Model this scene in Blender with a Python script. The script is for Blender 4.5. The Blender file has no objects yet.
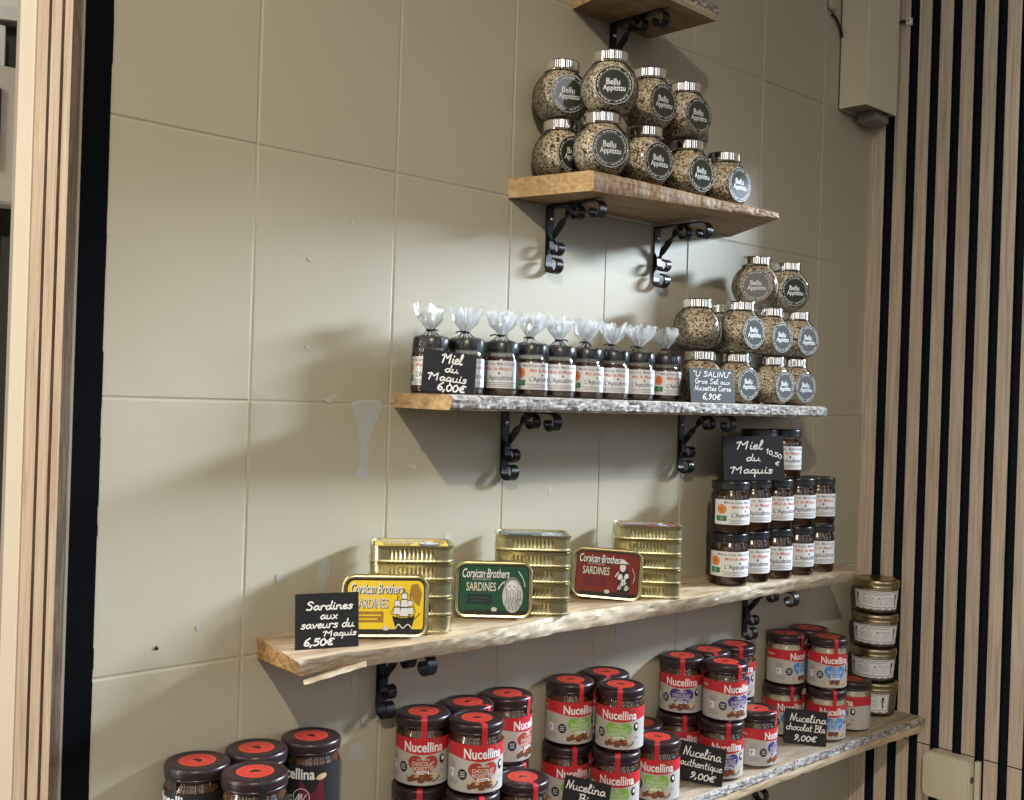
import bpy, math, random
from mathutils import Vector, Matrix, noise
PI = math.pi
S = bpy.context.scene
COL = S.collection

# ------------------------------------------------------------------ camera
CAM = (0.0, -1.134, 1.5)
F_PX = 1078.54
RT = Vector((0.73618, -0.67601, 0.03236)); UP = Vector((-0.02338, 0.02239, 0.99948)); FW = Vector((0.67638, 0.73655, -0.00068))
cd = bpy.data.cameras.new('camera'); cam = bpy.data.objects.new('camera', cd); COL.objects.link(cam)
cd.sensor_fit = 'HORIZONTAL'; cd.sensor_width = 36; cd.lens = F_PX / 1024 * 36; cd.clip_start = 0.02
cam.matrix_world = Matrix(((RT.x, UP.x, -FW.x, CAM[0]), (RT.y, UP.y, -FW.y, CAM[1]), (RT.z, UP.z, -FW.z, CAM[2]), (0, 0, 0, 1)))
S.camera = cam
# ------------------------------------------------------------------ world, lights, exposure
W = bpy.data.worlds.new('world'); S.world = W; W.use_nodes = True
def make_world():
    """dim warm room with bright strips added for the lids and labels to reflect"""
    nt = W.node_tree; n, l = nt.nodes, nt.links; bg = n['Background']
    tc = n.new('ShaderNodeTexCoord'); sp = n.new('ShaderNodeSeparateXYZ'); l.new(tc.outputs['Generated'], sp.inputs[0])
    def M(op, a, b=None):
        m = n.new('ShaderNodeMath'); m.operation = op
        for k, v in ((0, a), (1, b)):
            if v is None: continue
            if isinstance(v, (int, float)): m.inputs[k].default_value = v
            else: l.new(v, m.inputs[k])
        return m.outputs[0]
    def edge(v, a, b):
        m = n.new('ShaderNodeMapRange'); m.interpolation_type = 'SMOOTHSTEP'; l.new(v, m.inputs[0])
        m.inputs[1].default_value = a; m.inputs[2].default_value = b; return m.outputs[0]
    x, y, z = sp.outputs; az = M('ARCTAN2', x, M('MULTIPLY', y, -1.0))
    total = None
    for a0, a1, z0, z1, c in WORLD_PATCHES:
        r = math.radians
        f = M('MULTIPLY', edge(az, r(a0 - 1.5), r(a0 + 1.5)), edge(az, r(a1 + 1.5), r(a1 - 1.5)))
        f = M('MULTIPLY', f, M('MULTIPLY', edge(z, z0 - .03, z0 + .03), edge(z, z1 + .03, z1 - .03)))
        mx = n.new('ShaderNodeMix'); mx.data_type = 'RGBA'; mx.inputs[6].default_value = (0, 0, 0, 1); mx.inputs[7].default_value = (*c, 1); l.new(f, mx.inputs[0])
        if total is None: total = mx.outputs[2]
        else:
            ad = n.new('ShaderNodeMix'); ad.data_type = 'RGBA'; ad.blend_type = 'ADD'; ad.inputs[0].default_value = 1
            l.new(total, ad.inputs[6]); l.new(mx.outputs[2], ad.inputs[7]); total = ad.outputs[2]
    rp = n.new('ShaderNodeMapRange'); l.new(z, rp.inputs[0]); rp.inputs[1].default_value = -.7; rp.inputs[2].default_value = .8
    mb_ = n.new('ShaderNodeMix'); mb_.data_type = 'RGBA'; l.new(rp.outputs[0], mb_.inputs[0]); mb_.inputs[6].default_value = (*WORLD_LOW, 1); mb_.inputs[7].default_value = (*WORLD_HIGH, 1)
    ad = n.new('ShaderNodeMix'); ad.data_type = 'RGBA'; ad.blend_type = 'ADD'; ad.inputs[0].default_value = 1; l.new(total, ad.inputs[6]); l.new(mb_.outputs[2], ad.inputs[7])
    l.new(ad.outputs[2], bg.inputs[0]); bg.inputs[1].default_value = 1.0
WORLD_LOW = (0.06, 0.052, 0.045); WORLD_HIGH = (0.105, 0.095, 0.08)
WORLD_PATCHES = [(-88, -83, -.05, .42, (1.8, 1.6, 1.4)), (-75, -70, -.05, .42, (2.0, 1.8, 1.6)), (-62, -58, -.05, .42, (1.8, 1.6, 1.4)), (-52, -46, .05, .50, (1.6, 1.5, 1.3)), (-43, -39, .05, .50, (1.6, 1.5, 1.3)), (-33, -29, .0, .50, (2.6, 2.6, 2.6)), (-16, -13, .0, .50, (2.2, 2.2, 2.3)), (-6, -2, .0, .50, (2.4, 2.5, 2.6)), (9, 12, .0, .45, (2.6, 2.7, 2.9)), (20, 24, .0, .45, (2.4, 2.5, 2.7)), (37.5, 61, -.03, .12, (.95, 1.15, 1.4)), (35, 58, .12, .27, (1.9, 2.4, 2.95)), (-130, -118, -.1, .3, (1.4, 1.3, 1.1)), (86, 94, 0, .3, (1.5, 1.5, 1.6))]
make_world()
S.view_settings.view_transform = 'Standard'; S.view_settings.look = 'None'
S.view_settings.gamma = 1; S.view_settings.use_curve_mapping = False; S.view_settings.exposure = 0.03

def light(name, kind, loc, power, color, size=None, size_y=None, target=None, spread=None, radius=None, spot=None):
    l = bpy.data.lights.new(name, kind); l.energy = power; l.color = color
    o = bpy.data.objects.new(name, l); COL.objects.link(o); o.location = loc
    if size: l.shape = 'RECTANGLE'; l.size = size; l.size_y = size_y or size
    if radius is not None: l.shadow_soft_size = radius
    if spread: l.spread = spread
    if spot: l.spot_size = spot; l.spot_blend = 1.0
    if target: o.rotation_euler = (Vector(target) - Vector(loc)).to_track_quat('-Z', 'Y').to_euler()
    return o
light('ceiling_lamp', 'SPOT', (-0.45, -1.68, 2.72), 126, (1.0, 0.865, 0.665), radius=0.035, target=(0.88, 0, 0.94), spot=1.30)
light('window_daylight', 'AREA', (3.50, -1.15, 2.41), 250, (0.74, 0.87, 1.0), 0.95, 0.24, target=(1.1, -0.30, 1.60))
light('doorway_daylight', 'AREA', (-0.70, 0.16, 1.8), 24, (1.0, 0.95, 0.86), 0.24, 2.2, target=(0.48, 0.50, 1.65))

# ------------------------------------------------------------------ materials
MATS = {}
def nodes(m): return m.node_tree.nodes, m.node_tree.links
def pm(name, col, rough=0.5, metal=0.0, spec=0.5, coat=0.0, trans=0.0, sheen=0.0):
    if name in MATS: return MATS[name]
    m = bpy.data.materials.new(name); m.use_nodes = True; MATS[name] = m
    b = m.node_tree.nodes['Principled BSDF']
    b.inputs['Base Color'].default_value = (*col, 1); b.inputs['Roughness'].default_value = rough
    b.inputs['Metallic'].default_value = metal; b.inputs['Specular IOR Level'].default_value = spec
    b.inputs['Coat Weight'].default_value = coat; b.inputs['Transmission Weight'].default_value = trans
    return m
def ramp(m, stops, interp='LINEAR'):
    r = m.node_tree.nodes.new('ShaderNodeValToRGB'); r.color_ramp.interpolation = interp
    e = r.color_ramp.elements
    while len(e) < len(stops): e.new(0.5)
    for k, (p, c) in enumerate(stops): e[k].position = p; e[k].color = (*c, 1)
    return r
def coords(m, scale=(1, 1, 1), rand=False):
    n, l = nodes(m)
    tc = n.new('ShaderNodeTexCoord'); mp = n.new('ShaderNodeMapping'); mp.inputs['Scale'].default_value = scale
    l.new(tc.outputs['Object'], mp.inputs['Vector'])
    if rand:
        oi = n.new('ShaderNodeObjectInfo'); mul = n.new('ShaderNodeVectorMath'); mul.operation = 'SCALE'; mul.inputs[0].default_value = (7, 11, 5)
        l.new(oi.outputs['Random'], mul.inputs['Scale']); l.new(mul.outputs[0], mp.inputs['Location'])
    return mp
def tex_noise(m, vec, scale, detail=6, rough=0.55, dist=0.0):
    n, l = nodes(m); t = n.new('ShaderNodeTexNoise'); t.inputs['Scale'].default_value = scale
    t.inputs['Detail'].default_value = detail; t.inputs['Roughness'].default_value = rough; t.inputs['Distortion'].default_value = dist
    l.new(vec.outputs[0], t.inputs['Vector']); return t
def bump(m, src, strength, dist):
    n, l = nodes(m); b = n.new('ShaderNodeBump'); b.inputs['Strength'].default_value = strength; b.inputs['Distance'].default_value = dist
    l.new(src, b.inputs['Height']); l.new(b.outputs[0], n['Principled BSDF'].inputs['Normal'])
def wood(name, c1, c2, c3, scale=(1.5, 14, 14), sc=6, rough=0.6, bs=0.25, dist=1.2):
    m = pm(name, c2, rough, spec=0.3); n, l = nodes(m)
    mp = coords(m, scale); t = tex_noise(m, mp, sc, 8, 0.62, dist)
    r = ramp(m, [(0.32, c1), (0.5, c2), (0.68, c3)]); l.new(t.outputs[0], r.inputs[0]); l.new(r.outputs[0], n['Principled BSDF'].inputs['Base Color'])
    bump(m, t.outputs[0], bs, 0.002); return m

def m_wall():
    m = pm('beige_glossy_paint', (0.40, 0.345, 0.262), 0.5, spec=0.35); n, l = nodes(m)
    mp = coords(m); t = tex_noise(m, mp, 2.2, 4, 0.5); r = ramp(m, [(0.3, (0.39, 0.355, 0.270)), (0.7, (0.435, 0.40, 0.31))])
    l.new(t.outputs[0], r.inputs[0]); l.new(r.outputs[0], n['Principled BSDF'].inputs['Base Color'])
    t2 = tex_noise(m, mp, 9, 5, 0.6); bump(m, t2.outputs[0], 0.22, 0.004); return m
WALL = m_wall()
PLASTER = pm('bare_plaster', (0.40, 0.405, 0.395), 0.8)
FLAKE = pm('paint_flake', (0.46, 0.425, 0.34), 0.5)
BLACKFELT = pm('black_felt', (0.0022, 0.0028, 0.0042), 0.9, spec=0.06)
SLAT = wood('oak_slat_veneer', (0.40, 0.325, 0.255), (0.57, 0.48, 0.395), (0.68, 0.585, 0.49), (55, 55, 2.0), 3.0, 0.62, 0.12, 0.6)
SLATEND = wood('oak_slat_pale', (0.33, 0.24, 0.165), (0.44, 0.34, 0.245), (0.53, 0.43, 0.32), (40, 40, 2.5), 3.0, 0.55, 0.1, 0.8)
SLATGAP = pm('blue_black_felt', (0.010, 0.014, 0.022), 0.9, spec=0.08)
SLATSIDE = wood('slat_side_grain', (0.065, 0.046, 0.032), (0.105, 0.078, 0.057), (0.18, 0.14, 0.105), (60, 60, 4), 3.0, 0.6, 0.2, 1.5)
CREAM = pm('cream_lacquer', (0.56, 0.49, 0.38), 0.5)
MDF = pm('slat_side', (0.26, 0.215, 0.17), 0.7)
WOOD_BROWN = wood('brown_sawn_plank', (0.16, 0.092, 0.045), (0.29, 0.185, 0.098), (0.40, 0.275, 0.16), (1.6, 16, 22), 5, 0.62)
WOOD_PALE = wood('pale_plank', (0.34, 0.235, 0.14), (0.54, 0.415, 0.28), (0.68, 0.57, 0.42), (2.0, 12, 12), 5, 0.62)
WOOD_GREY = wood('greyed_plank', (0.27, 0.205, 0.14), (0.40, 0.325, 0.24), (0.52, 0.44, 0.34), (2.0, 16, 16), 5, 0.6)
ENDGRAIN = wood('end_grain', (0.36, 0.22, 0.10), (0.54, 0.365, 0.18), (0.68, 0.51, 0.30), (30, 7, 18), 3, 0.7, 0.3, 3.0)
ENDROUGH = wood('rough_end_grain', (0.26, 0.13, 0.04), (0.50, 0.30, 0.12), (0.66, 0.47, 0.25), (60, 40, 60), 2, 0.9, 0.9, 1.0)
SAP = wood('pale_live_edge', (0.50, 0.38, 0.25), (0.78, 0.67, 0.50), (0.86, 0.80, 0.70), (6, 14, 16), 4, 0.65, 0.4, 1.5)
BARK = wood('grey_bark', (0.045, 0.036, 0.032), (0.29, 0.265, 0.25), (0.60, 0.58, 0.57), (26, 30, 38), 3.2, 0.85, 1.0, 1.0)
IRON = pm('black_wrought_iron', (0.006, 0.007, 0.011), 0.34, spec=0.4)
STEEL = pm('bright_steel', (0.75, 0.74, 0.72), 0.18, 1.0)
LIDMETAL = pm('silver_lid', (0.86, 0.84, 0.81), 0.07, 1.0)
GOLDLID = pm('brass_lid', (0.42, 0.34, 0.20), 0.28, 1.0)
GOLDTIN = pm('gold_lacquered_tin', (0.66, 0.595, 0.34), 0.30, 1.0)
SLATE = pm('black_slate_card', (0.010, 0.011, 0.013), 0.55, spec=0.35)
CHALK = pm('white_chalk_ink', (0.85, 0.85, 0.84), 0.7)
WHITE = pm('white_paper', (0.80, 0.81, 0.83), 0.45)
OFFWHITE = pm('cream_print', (0.70, 0.68, 0.60), 0.45)
INK = pm('black_ink', (0.015, 0.014, 0.016), 0.45)
def thin_glass(name, tint, glossrough, amount, ior=1.45, white=0.0):
    m = bpy.data.materials.new(name); m.use_nodes = True; MATS[name] = m; n, l = nodes(m); n.clear()
    out = n.new('ShaderNodeOutputMaterial'); tr = n.new('ShaderNodeBsdfTransparent'); tr.inputs[0].default_value = (*tint, 1)
    gl = n.new('ShaderNodeBsdfGlossy'); gl.inputs['Roughness'].default_value = glossrough; gl.inputs[0].default_value = (1, 1, 1, 1)
    fr = n.new('ShaderNodeFresnel'); fr.inputs[0].default_value = ior
    ma = n.new('ShaderNodeMath'); ma.operation = 'MULTIPLY_ADD'; ma.inputs[1].default_value = 1.0; ma.inputs[2].default_value = amount; ma.use_clamp = True
    l.new(fr.outputs[0], ma.inputs[0]); mx = n.new('ShaderNodeMixShader')
    l.new(ma.outputs[0], mx.inputs[0]); l.new(tr.outputs[0], mx.inputs[1]); l.new(gl.outputs[0], mx.inputs[2])
    last = mx
    if white:
        df = n.new('ShaderNodeBsdfTranslucent'); df.inputs[0].default_value = (0.9, 0.93, 0.95, 1)
        d2 = n.new('ShaderNodeBsdfDiffuse'); d2.inputs[0].default_value = (0.9, 0.93, 0.95, 1)
        mw = n.new('ShaderNodeMixShader'); mw.inputs[0].default_value = 0.5; l.new(df.outputs[0], mw.inputs[1]); l.new(d2.outputs[0], mw.inputs[2])
        m2 = n.new('ShaderNodeMixShader'); m2.inputs[0].default_value = white; l.new(mx.outputs[0], m2.inputs[1]); l.new(mw.outputs[0], m2.inputs[2]); last = m2
    l.new(last.outputs[0], out.inputs[0]); return m
GLASS = thin_glass('clear_glass', (0.96, 0.97, 0.96), 0.03, 0.01)
FILM = thin_glass('clear_cellophane', (0.985, 0.99, 0.99), 0.10, 0.015, 1.28, 0.006)
TUFT = thin_glass('crinkled_cellophane', (0.93, 0.95, 0.96), 0.15, 0.10, 1.5, 0.26)
def m_salt():
    m = pm('herb_salt', (0.5, 0.4, 0.3), 0.8, spec=0.3); n, l = nodes(m)
    mp = coords(m, (1, 1, 1), True); v = n.new('ShaderNodeTexVoronoi'); v.inputs['Scale'].default_value = 430; l.new(mp.outputs[0], v.inputs['Vector'])
    s = n.new('ShaderNodeSeparateColor'); l.new(v.outputs['Color'], s.inputs[0])
    r = ramp(m, [(0.0, (0.035, 0.022, 0.015)), (0.10, (0.16, 0.06, 0.03)), (0.17, (0.27, 0.19, 0.10)), (0.33, (0.50, 0.40, 0.27)), (0.52, (0.68, 0.59, 0.45)), (0.74, (0.80, 0.74, 0.63))], 'CONSTANT')
    l.new(s.outputs[0], r.inputs[0]); l.new(r.outputs[0], n['Principled BSDF'].inputs['Base Color'])
    bump(m, v.outputs['Distance'], 0.6, 0.001); return m
SALT = m_salt()
HONEY = pm('dark_honey', (0.060, 0.022, 0.007), 0.16, coat=0.3)
BLACKCAP = pm('black_cap', (0.008, 0.008, 0.010), 0.30, spec=0.5)
SPREADLID = pm('dark_brown_lid', (0.026, 0.013, 0.016), 0.33, spec=0.5)
CHOC = pm('chocolate_spread', (0.095, 0.045, 0.022), 0.22, coat=0.3)
MILK = pm('milk_spread', (0.46, 0.40, 0.30), 0.25, coat=0.3)
RED = pm('red_print', (0.52, 0.022, 0.032), 0.42)
ORANGERED = pm('orange_red_sticker', (0.62, 0.055, 0.030), 0.42)
DARKRED = pm('dark_red_print', (0.30, 0.016, 0.018), 0.42)
GREYLABEL = pm('grey_label', (0.47, 0.44, 0.41), 0.5)
HEART = {'red': pm('heart_rust', (0.38, 0.045, 0.03), 0.45), 'green': pm('heart_green', (0.22, 0.46, 0.07), 0.45),
         'violet': pm('heart_violet', (0.065, 0.035, 0.24), 0.45), 'blue': pm('heart_blue', (0.05, 0.24, 0.62), 0.45)}
PLUM = pm('plum_print', (0.14, 0.012, 0.035), 0.42); BADGE = pm('navy_badge', (0.012, 0.017, 0.032), 0.45)
NUT = pm('hazelnut_print', (0.17, 0.055, 0.025), 0.45); NUT2 = pm('pale_nut_print', (0.62, 0.47, 0.26), 0.45)
OLIVE = pm('dark_olive_label', (0.030, 0.035, 0.026), 0.10, spec=0.95); 
SUN = pm('orange_print', (0.78, 0.24, 0.04), 0.45); GREENP = pm('green_print', (0.04, 0.22, 0.07), 0.45)
ROSE = pm('rose_print', (0.60, 0.13, 0.08), 0.45); NAVY = pm('navy_print', (0.03, 0.04, 0.12), 0.45); GREYP = pm('grey_print', (0.25, 0.25, 0.27), 0.5)
YEL = pm('yellow_tin_print', (0.86, 0.62, 0.03), 0.35); BRONZE = pm('bronze_print', (0.36, 0.20, 0.03), 0.4)
TINGREEN = pm('green_tin_print', (0.016, 0.085, 0.045), 0.30); TINRED = pm('red_tin_print', (0.20, 0.026, 0.020), 0.30)
PALEG = pm('pale_grey_print', (0.60, 0.62, 0.62), 0.4)
PLASTIC = pm('ivory_plastic', (0.66, 0.61, 0.48), 0.45); PLASTICG = pm('grey_plastic', (0.22, 0.21, 0.19), 0.5)
CABLE = pm('black_cable', (0.012, 0.012, 0.012), 0.5)

# ------------------------------------------------------------------ mesh helpers
class MB:
    def __init__(s): s.v = []; s.f = []; s.m = []; s.mats = []
    def mi(s, mat):
        if mat not in s.mats: s.mats.append(mat)
        return s.mats.index(mat)
    def add(s, vs, fs, mat):
        b = len(s.v); k = s.mi(mat); s.v.extend([tuple(v) for v in vs])
        for f in fs: s.f.append([b + i for i in f]); s.m.append(k)
        return s
    def box(s, a, b, mat, bev=0.0):
        (x0, y0, z0), (x1, y1, z1) = a, b
        if bev <= 0:
            return s.add([(x, y, z) for x in (x0, x1) for y in (y0, y1) for z in (z0, z1)],
                         [(0, 1, 3, 2), (4, 6, 7, 5), (0, 4, 5, 1), (2, 3, 7, 6), (0, 2, 6, 4), (1, 5, 7, 3)], mat)
        vs = []; idx = {}
        c = [(x0, x1), (y0, y1), (z0, z1)]
        for i in (0, 1):
            for j in (0, 1):
                for k in (0, 1):
                    for ax in range(3):
                        p = [c[0][i], c[1][j], c[2][k]]
                        for a2, sgn in zip(range(3), (i, j, k)):
                            if a2 != ax: p[a2] += bev if sgn == 0 else -bev
                        idx[(i, j, k, ax)] = len(vs); vs.append(p)
        fs = []
        for ax in range(3):
            o = [a for a in range(3) if a != ax]
            for sg in (0, 1):
                q = []
                for u, w in ((0, 0), (1, 0), (1, 1), (0, 1)):
                    t = [0, 0, 0]; t[ax] = sg; t[o[0]] = u; t[o[1]] = w; q.append(idx[(*t, ax)])
                fs.append(q)
            for u in (0, 1):
                for w in (0, 1):
                    q = []
                    for sg, a2 in ((0, o[0]), (1, o[0]), (1, o[1]), (0, o[1])):
                        t = [0, 0, 0]; t[ax] = sg; t[o[0]] = u; t[o[1]] = w; q.append(idx[(*t, a2)])
                    fs.append(q)
        for i in (0, 1):
            for j in (0, 1):
                for k in (0, 1): fs.append([idx[(i, j, k, a)] for a in range(3)])
        return s.add(vs, fs, mat)
    def lathe(s, prof, mat, seg=36, capb=True, capt=True, fn=None):
        vs = []; fs = []
        for r, z in prof:
            for k in range(seg):
                a = 2 * PI * k / seg; p = (r * math.cos(a), r * math.sin(a), z); vs.append(fn(p) if fn else p)
        for i in range(len(prof) - 1):
            for k in range(seg):
                k2 = (k + 1) % seg; fs.append((i * seg + k, i * seg + k2, (i + 1) * seg + k2, (i + 1) * seg + k))
        if capb: fs.append(tuple(reversed(range(seg))))
        if capt: fs.append(tuple((len(prof) - 1) * seg + k for k in range(seg)))
        return s.add(vs, fs, mat)
    def ring(s, loops, mat, capb=True, capt=True):
        n = len(loops[0]); vs = [p for lp in loops for p in lp]; fs = []
        for i in range(len(loops) - 1):
            for k in range(n):
                k2 = (k + 1) % n; fs.append((i * n + k, i * n + k2, (i + 1) * n + k2, (i + 1) * n + k))
        if capb: fs.append(tuple(reversed(range(n))))
        if capt: fs.append(tuple((len(loops) - 1) * n + k for k in range(n)))
        return s.add(vs, fs, mat)
    def tube(s, pts, r, mat, seg=8, closed=False):
        loops = []; P = [Vector(p) for p in pts]
        for i, p in enumerate(P):
            t = (P[min(i + 1, len(P) - 1)] - P[max(i - 1, 0)]).normalized()
            a = t.orthogonal().normalized() if abs(t.z) > 0.9 else t.cross(Vector((0, 0, 1))).normalized(); b = t.cross(a)
            loops.append([tuple(p + r * (math.cos(2 * PI * k / seg) * a + math.sin(2 * PI * k / seg) * b)) for k in range(seg)])
        return s.ring(loops, mat)
    def mesh(s, name, smooth=35):
        me = bpy.data.meshes.new(name); me.from_pydata(s.v, [], s.f); me.polygons.foreach_set('material_index', s.m)
        for m in s.mats: me.materials.append(m)
        me.validate()
        if smooth:
            me.polygons.foreach_set('use_smooth', [True] * len(me.polygons)); me.set_sharp_from_angle(angle=math.radians(smooth))
        me.update(); return me
    def fixn(s, name, smooth=35):
        import bmesh
        me = s.mesh(name, 0); bm = bmesh.new(); bm.from_mesh(me); bmesh.ops.recalc_face_normals(bm, faces=bm.faces); bm.to_mesh(me); bm.free()
        if smooth:
            me.polygons.foreach_set('use_smooth', [True] * len(me.polygons)); me.set_sharp_from_angle(angle=math.radians(smooth))
        return me

def thing(name, label, cat, loc=(0, 0, 0), rotz=0.0, group=None):
    o = bpy.data.objects.new(name, None); COL.objects.link(o); o.empty_display_size = 0.02
    o.location = loc; o.rotation_euler = (0, 0, rotz); o['label'] = label; o['category'] = cat
    if group: o['group'] = group
    return o
def part(name, me, parent, label=None):
    o = bpy.data.objects.new(name, me); COL.objects.link(o); o.parent = parent
    if label: o['label'] = label
    return o
def single(name, me, label, cat, loc=(0, 0, 0), group=None):
    o = bpy.data.objects.new(name, me); COL.objects.link(o); o.location = loc; o['label'] = label; o['category'] = cat
    if group: o['group'] = group
    return o
def struct(name, me, parent=None):
    o = bpy.data.objects.new(name, me); COL.objects.link(o)
    if parent: o.parent = parent
    else: o['kind'] = 'structure'
    return o
def place(proto, name, label, cat, loc, rotz, group):
    """a thing with copies of the prototype's parts: proto = [(part name, mesh, [sub-parts]), ...]"""
    t = thing(name, label, cat, loc, rotz, group)
    for nm, me, subs in proto:
        p = part(nm, me, t)
        for sn, sm in subs: part(sn, sm, p)
    return t

# ------------------------------------------------------------------ flat art (labels, lettering)
_txt = {}
def text2d(string, bold=0.0, shear=0.0, res=3):
    key = (string, bold, shear)
    if key in _txt: return _txt[key]
    c = bpy.data.curves.new('t', 'FONT'); c.body = string; c.size = 1; c.resolution_u = res; c.offset = bold; c.shear = shear; c.fill_mode = 'FRONT'
    o = bpy.data.objects.new('t', c); COL.objects.link(o)
    dg = bpy.context.evaluated_depsgraph_get(); me = bpy.data.meshes.new_from_object(o.evaluated_get(dg))
    vs = [(v.co.x, v.co.y) for v in me.vertices]; fs = [tuple(p.vertices) for p in me.polygons]
    bpy.data.objects.remove(o); bpy.data.curves.remove(c); bpy.data.meshes.remove(me)
    _txt[key] = (vs, fs); return vs, fs
def smooth_path(pts, k=5):
    if len(pts) < 3: return list(pts)
    P = [pts[0]] + list(pts) + [pts[-1]]; out = []
    for i in range(1, len(P) - 2):
        p0, p1, p2, p3 = P[i - 1], P[i], P[i + 1], P[i + 2]
        for j in range(k):
            t = j / k
            out.append(tuple(0.5 * (2 * b + (c - a) * t + (2 * a - 5 * b + 4 * c - d) * t * t + (-a + 3 * b - 3 * c + d) * t ** 3) for a, b, c, d in zip(p0, p1, p2, p3)))
    out.append(pts[-1]); return out
class Art:
    def __init__(s): s.items = []; s.layer = 0
    def raw(s, vs, fs, mat, layer): s.items.append((vs, fs, mat, layer))
    def rect(s, x0, y0, x1, y1, mat, layer, nx=1, ny=1):
        vs = [(x0 + (x1 - x0) * i / nx, y0 + (y1 - y0) * j / ny) for j in range(ny + 1) for i in range(nx + 1)]
        fs = [(j * (nx + 1) + i, j * (nx + 1) + i + 1, (j + 1) * (nx + 1) + i + 1, (j + 1) * (nx + 1) + i) for j in range(ny) for i in range(nx)]
        s.raw(vs, fs, mat, layer)
    def star(s, pts, mat, layer, rings=3, c=None):
        n = len(pts); cx, cy = c or (sum(p[0] for p in pts) / n, sum(p[1] for p in pts) / n)
        vs = [(cx, cy)] + [(cx + (x - cx) * r / rings, cy + (y - cy) * r / rings) for r in range(1, rings + 1) for x, y in pts]
        fs = [(0, 1 + k, 1 + (k + 1) % n) for k in range(n)]
        for r in range(rings - 1):
            for k in range(n): k2 = (k + 1) % n; fs.append((1 + r * n + k, 1 + (r + 1) * n + k, 1 + (r + 1) * n + k2, 1 + r * n + k2))
        s.raw(vs, fs, mat, layer)
    def ell(s, cx, cy, rx, ry, mat, layer, n=20, rings=2, a0=0.0):
        s.star([(cx + rx * math.cos(2 * PI * k / n) * math.cos(a0) - ry * math.sin(2 * PI * k / n) * math.sin(a0),
                 cy + rx * math.cos(2 * PI * k / n) * math.sin(a0) + ry * math.sin(2 * PI * k / n) * math.cos(a0)) for k in range(n)], mat, layer, rings)
    def annulus(s, cx, cy, r0, r1, mat, layer, n=32, a0=0, a1=2 * PI):
        vs = []; 
        for k in range(n + 1):
            a = a0 + (a1 - a0) * k / n; vs += [(cx + r0 * math.cos(a), cy + r0 * math.sin(a)), (cx + r1 * math.cos(a), cy + r1 * math.sin(a))]
        s.raw(vs, [(2 * k, 2 * k + 1, 2 * k + 3, 2 * k + 2) for k in range(n)], mat, layer)
    def text(s, string, cx, cy, mat, layer, h=None, w=None, bold=0.0, shear=0.0):
        vs, fs = text2d(string, bold, shear); xs = [v[0] for v in vs]; ys = [v[1] for v in vs]
        bw = max(xs) - min(xs); bh = max(ys) - min(ys)
        sx = w / bw if w else h / bh; sy = h / bh if h else sx
        mx, my = (max(xs) + min(xs)) / 2, (max(ys) + min(ys)) / 2
        s.raw([(cx + (x - mx) * sx, cy + (y - my) * sy) for x, y in vs], fs, mat, layer)
    def stroke(s, pts, width, mat, layer, smooth=True):
        if smooth: pts = smooth_path(pts)
        n = len(pts)
        if n < 2: return
        vs = []
        for i, p in enumerate(pts):
            a = pts[max(i - 1, 0)]; b = pts[min(i + 1, n - 1)]; dx, dy = b[0] - a[0], b[1] - a[1]; d = math.hypot(dx, dy) or 1e-9
            e = width / 2; ex = 0.0
            if i == 0: ex = -e * 0.6
            if i == n - 1: ex = e * 0.6
            px, py = p[0] + dx / d * ex, p[1] + dy / d * ex
            vs += [(px - dy / d * e, py + dx / d * e), (px + dy / d * e, py - dx / d * e)]
        s.raw(vs, [(2 * i, 2 * i + 1, 2 * i + 3, 2 * i + 2) for i in range(n - 1)], mat, layer)
    def hand(s, string, cx, y, w, h, mat, layer, pen, slant=0.12, tilt=0.0):
        x = 0; segs = []
        for ch in string:
            if ch == ' ': x += 0.32; continue
            adv, st = GL[ch]
            for q in st: segs.append([(x + a + b * slant, b) for a, b in q])
            x += adv
        k = w / x
        for q in segs:
            P = [(cx - w / 2 + a * k, y + b * h) for a, b in q]
            s.stroke([(a, b + (a - cx) * tilt) for a, b in P], pen, mat, layer)
    def build(s, name, fn, smooth=30, mb=None):
        mb = mb or MB(); fs2 = 0
        for vs, fs, mat, layer in s.items:
            mb.add([fn(x, y, layer) for x, y in vs], fs, mat)
        return mb.mesh(name, smooth)
def flat(y0, z0=0.0, step=0.00018): return lambda u, v, l: (u, y0 - l * step, z0 + v)          # faces -Y
def wrap(r, z0=0.0, step=0.00016): return lambda u, v, l: ((r + l * step) * math.sin(u / r), -(r + l * step) * math.cos(u / r), z0 + v)
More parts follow.
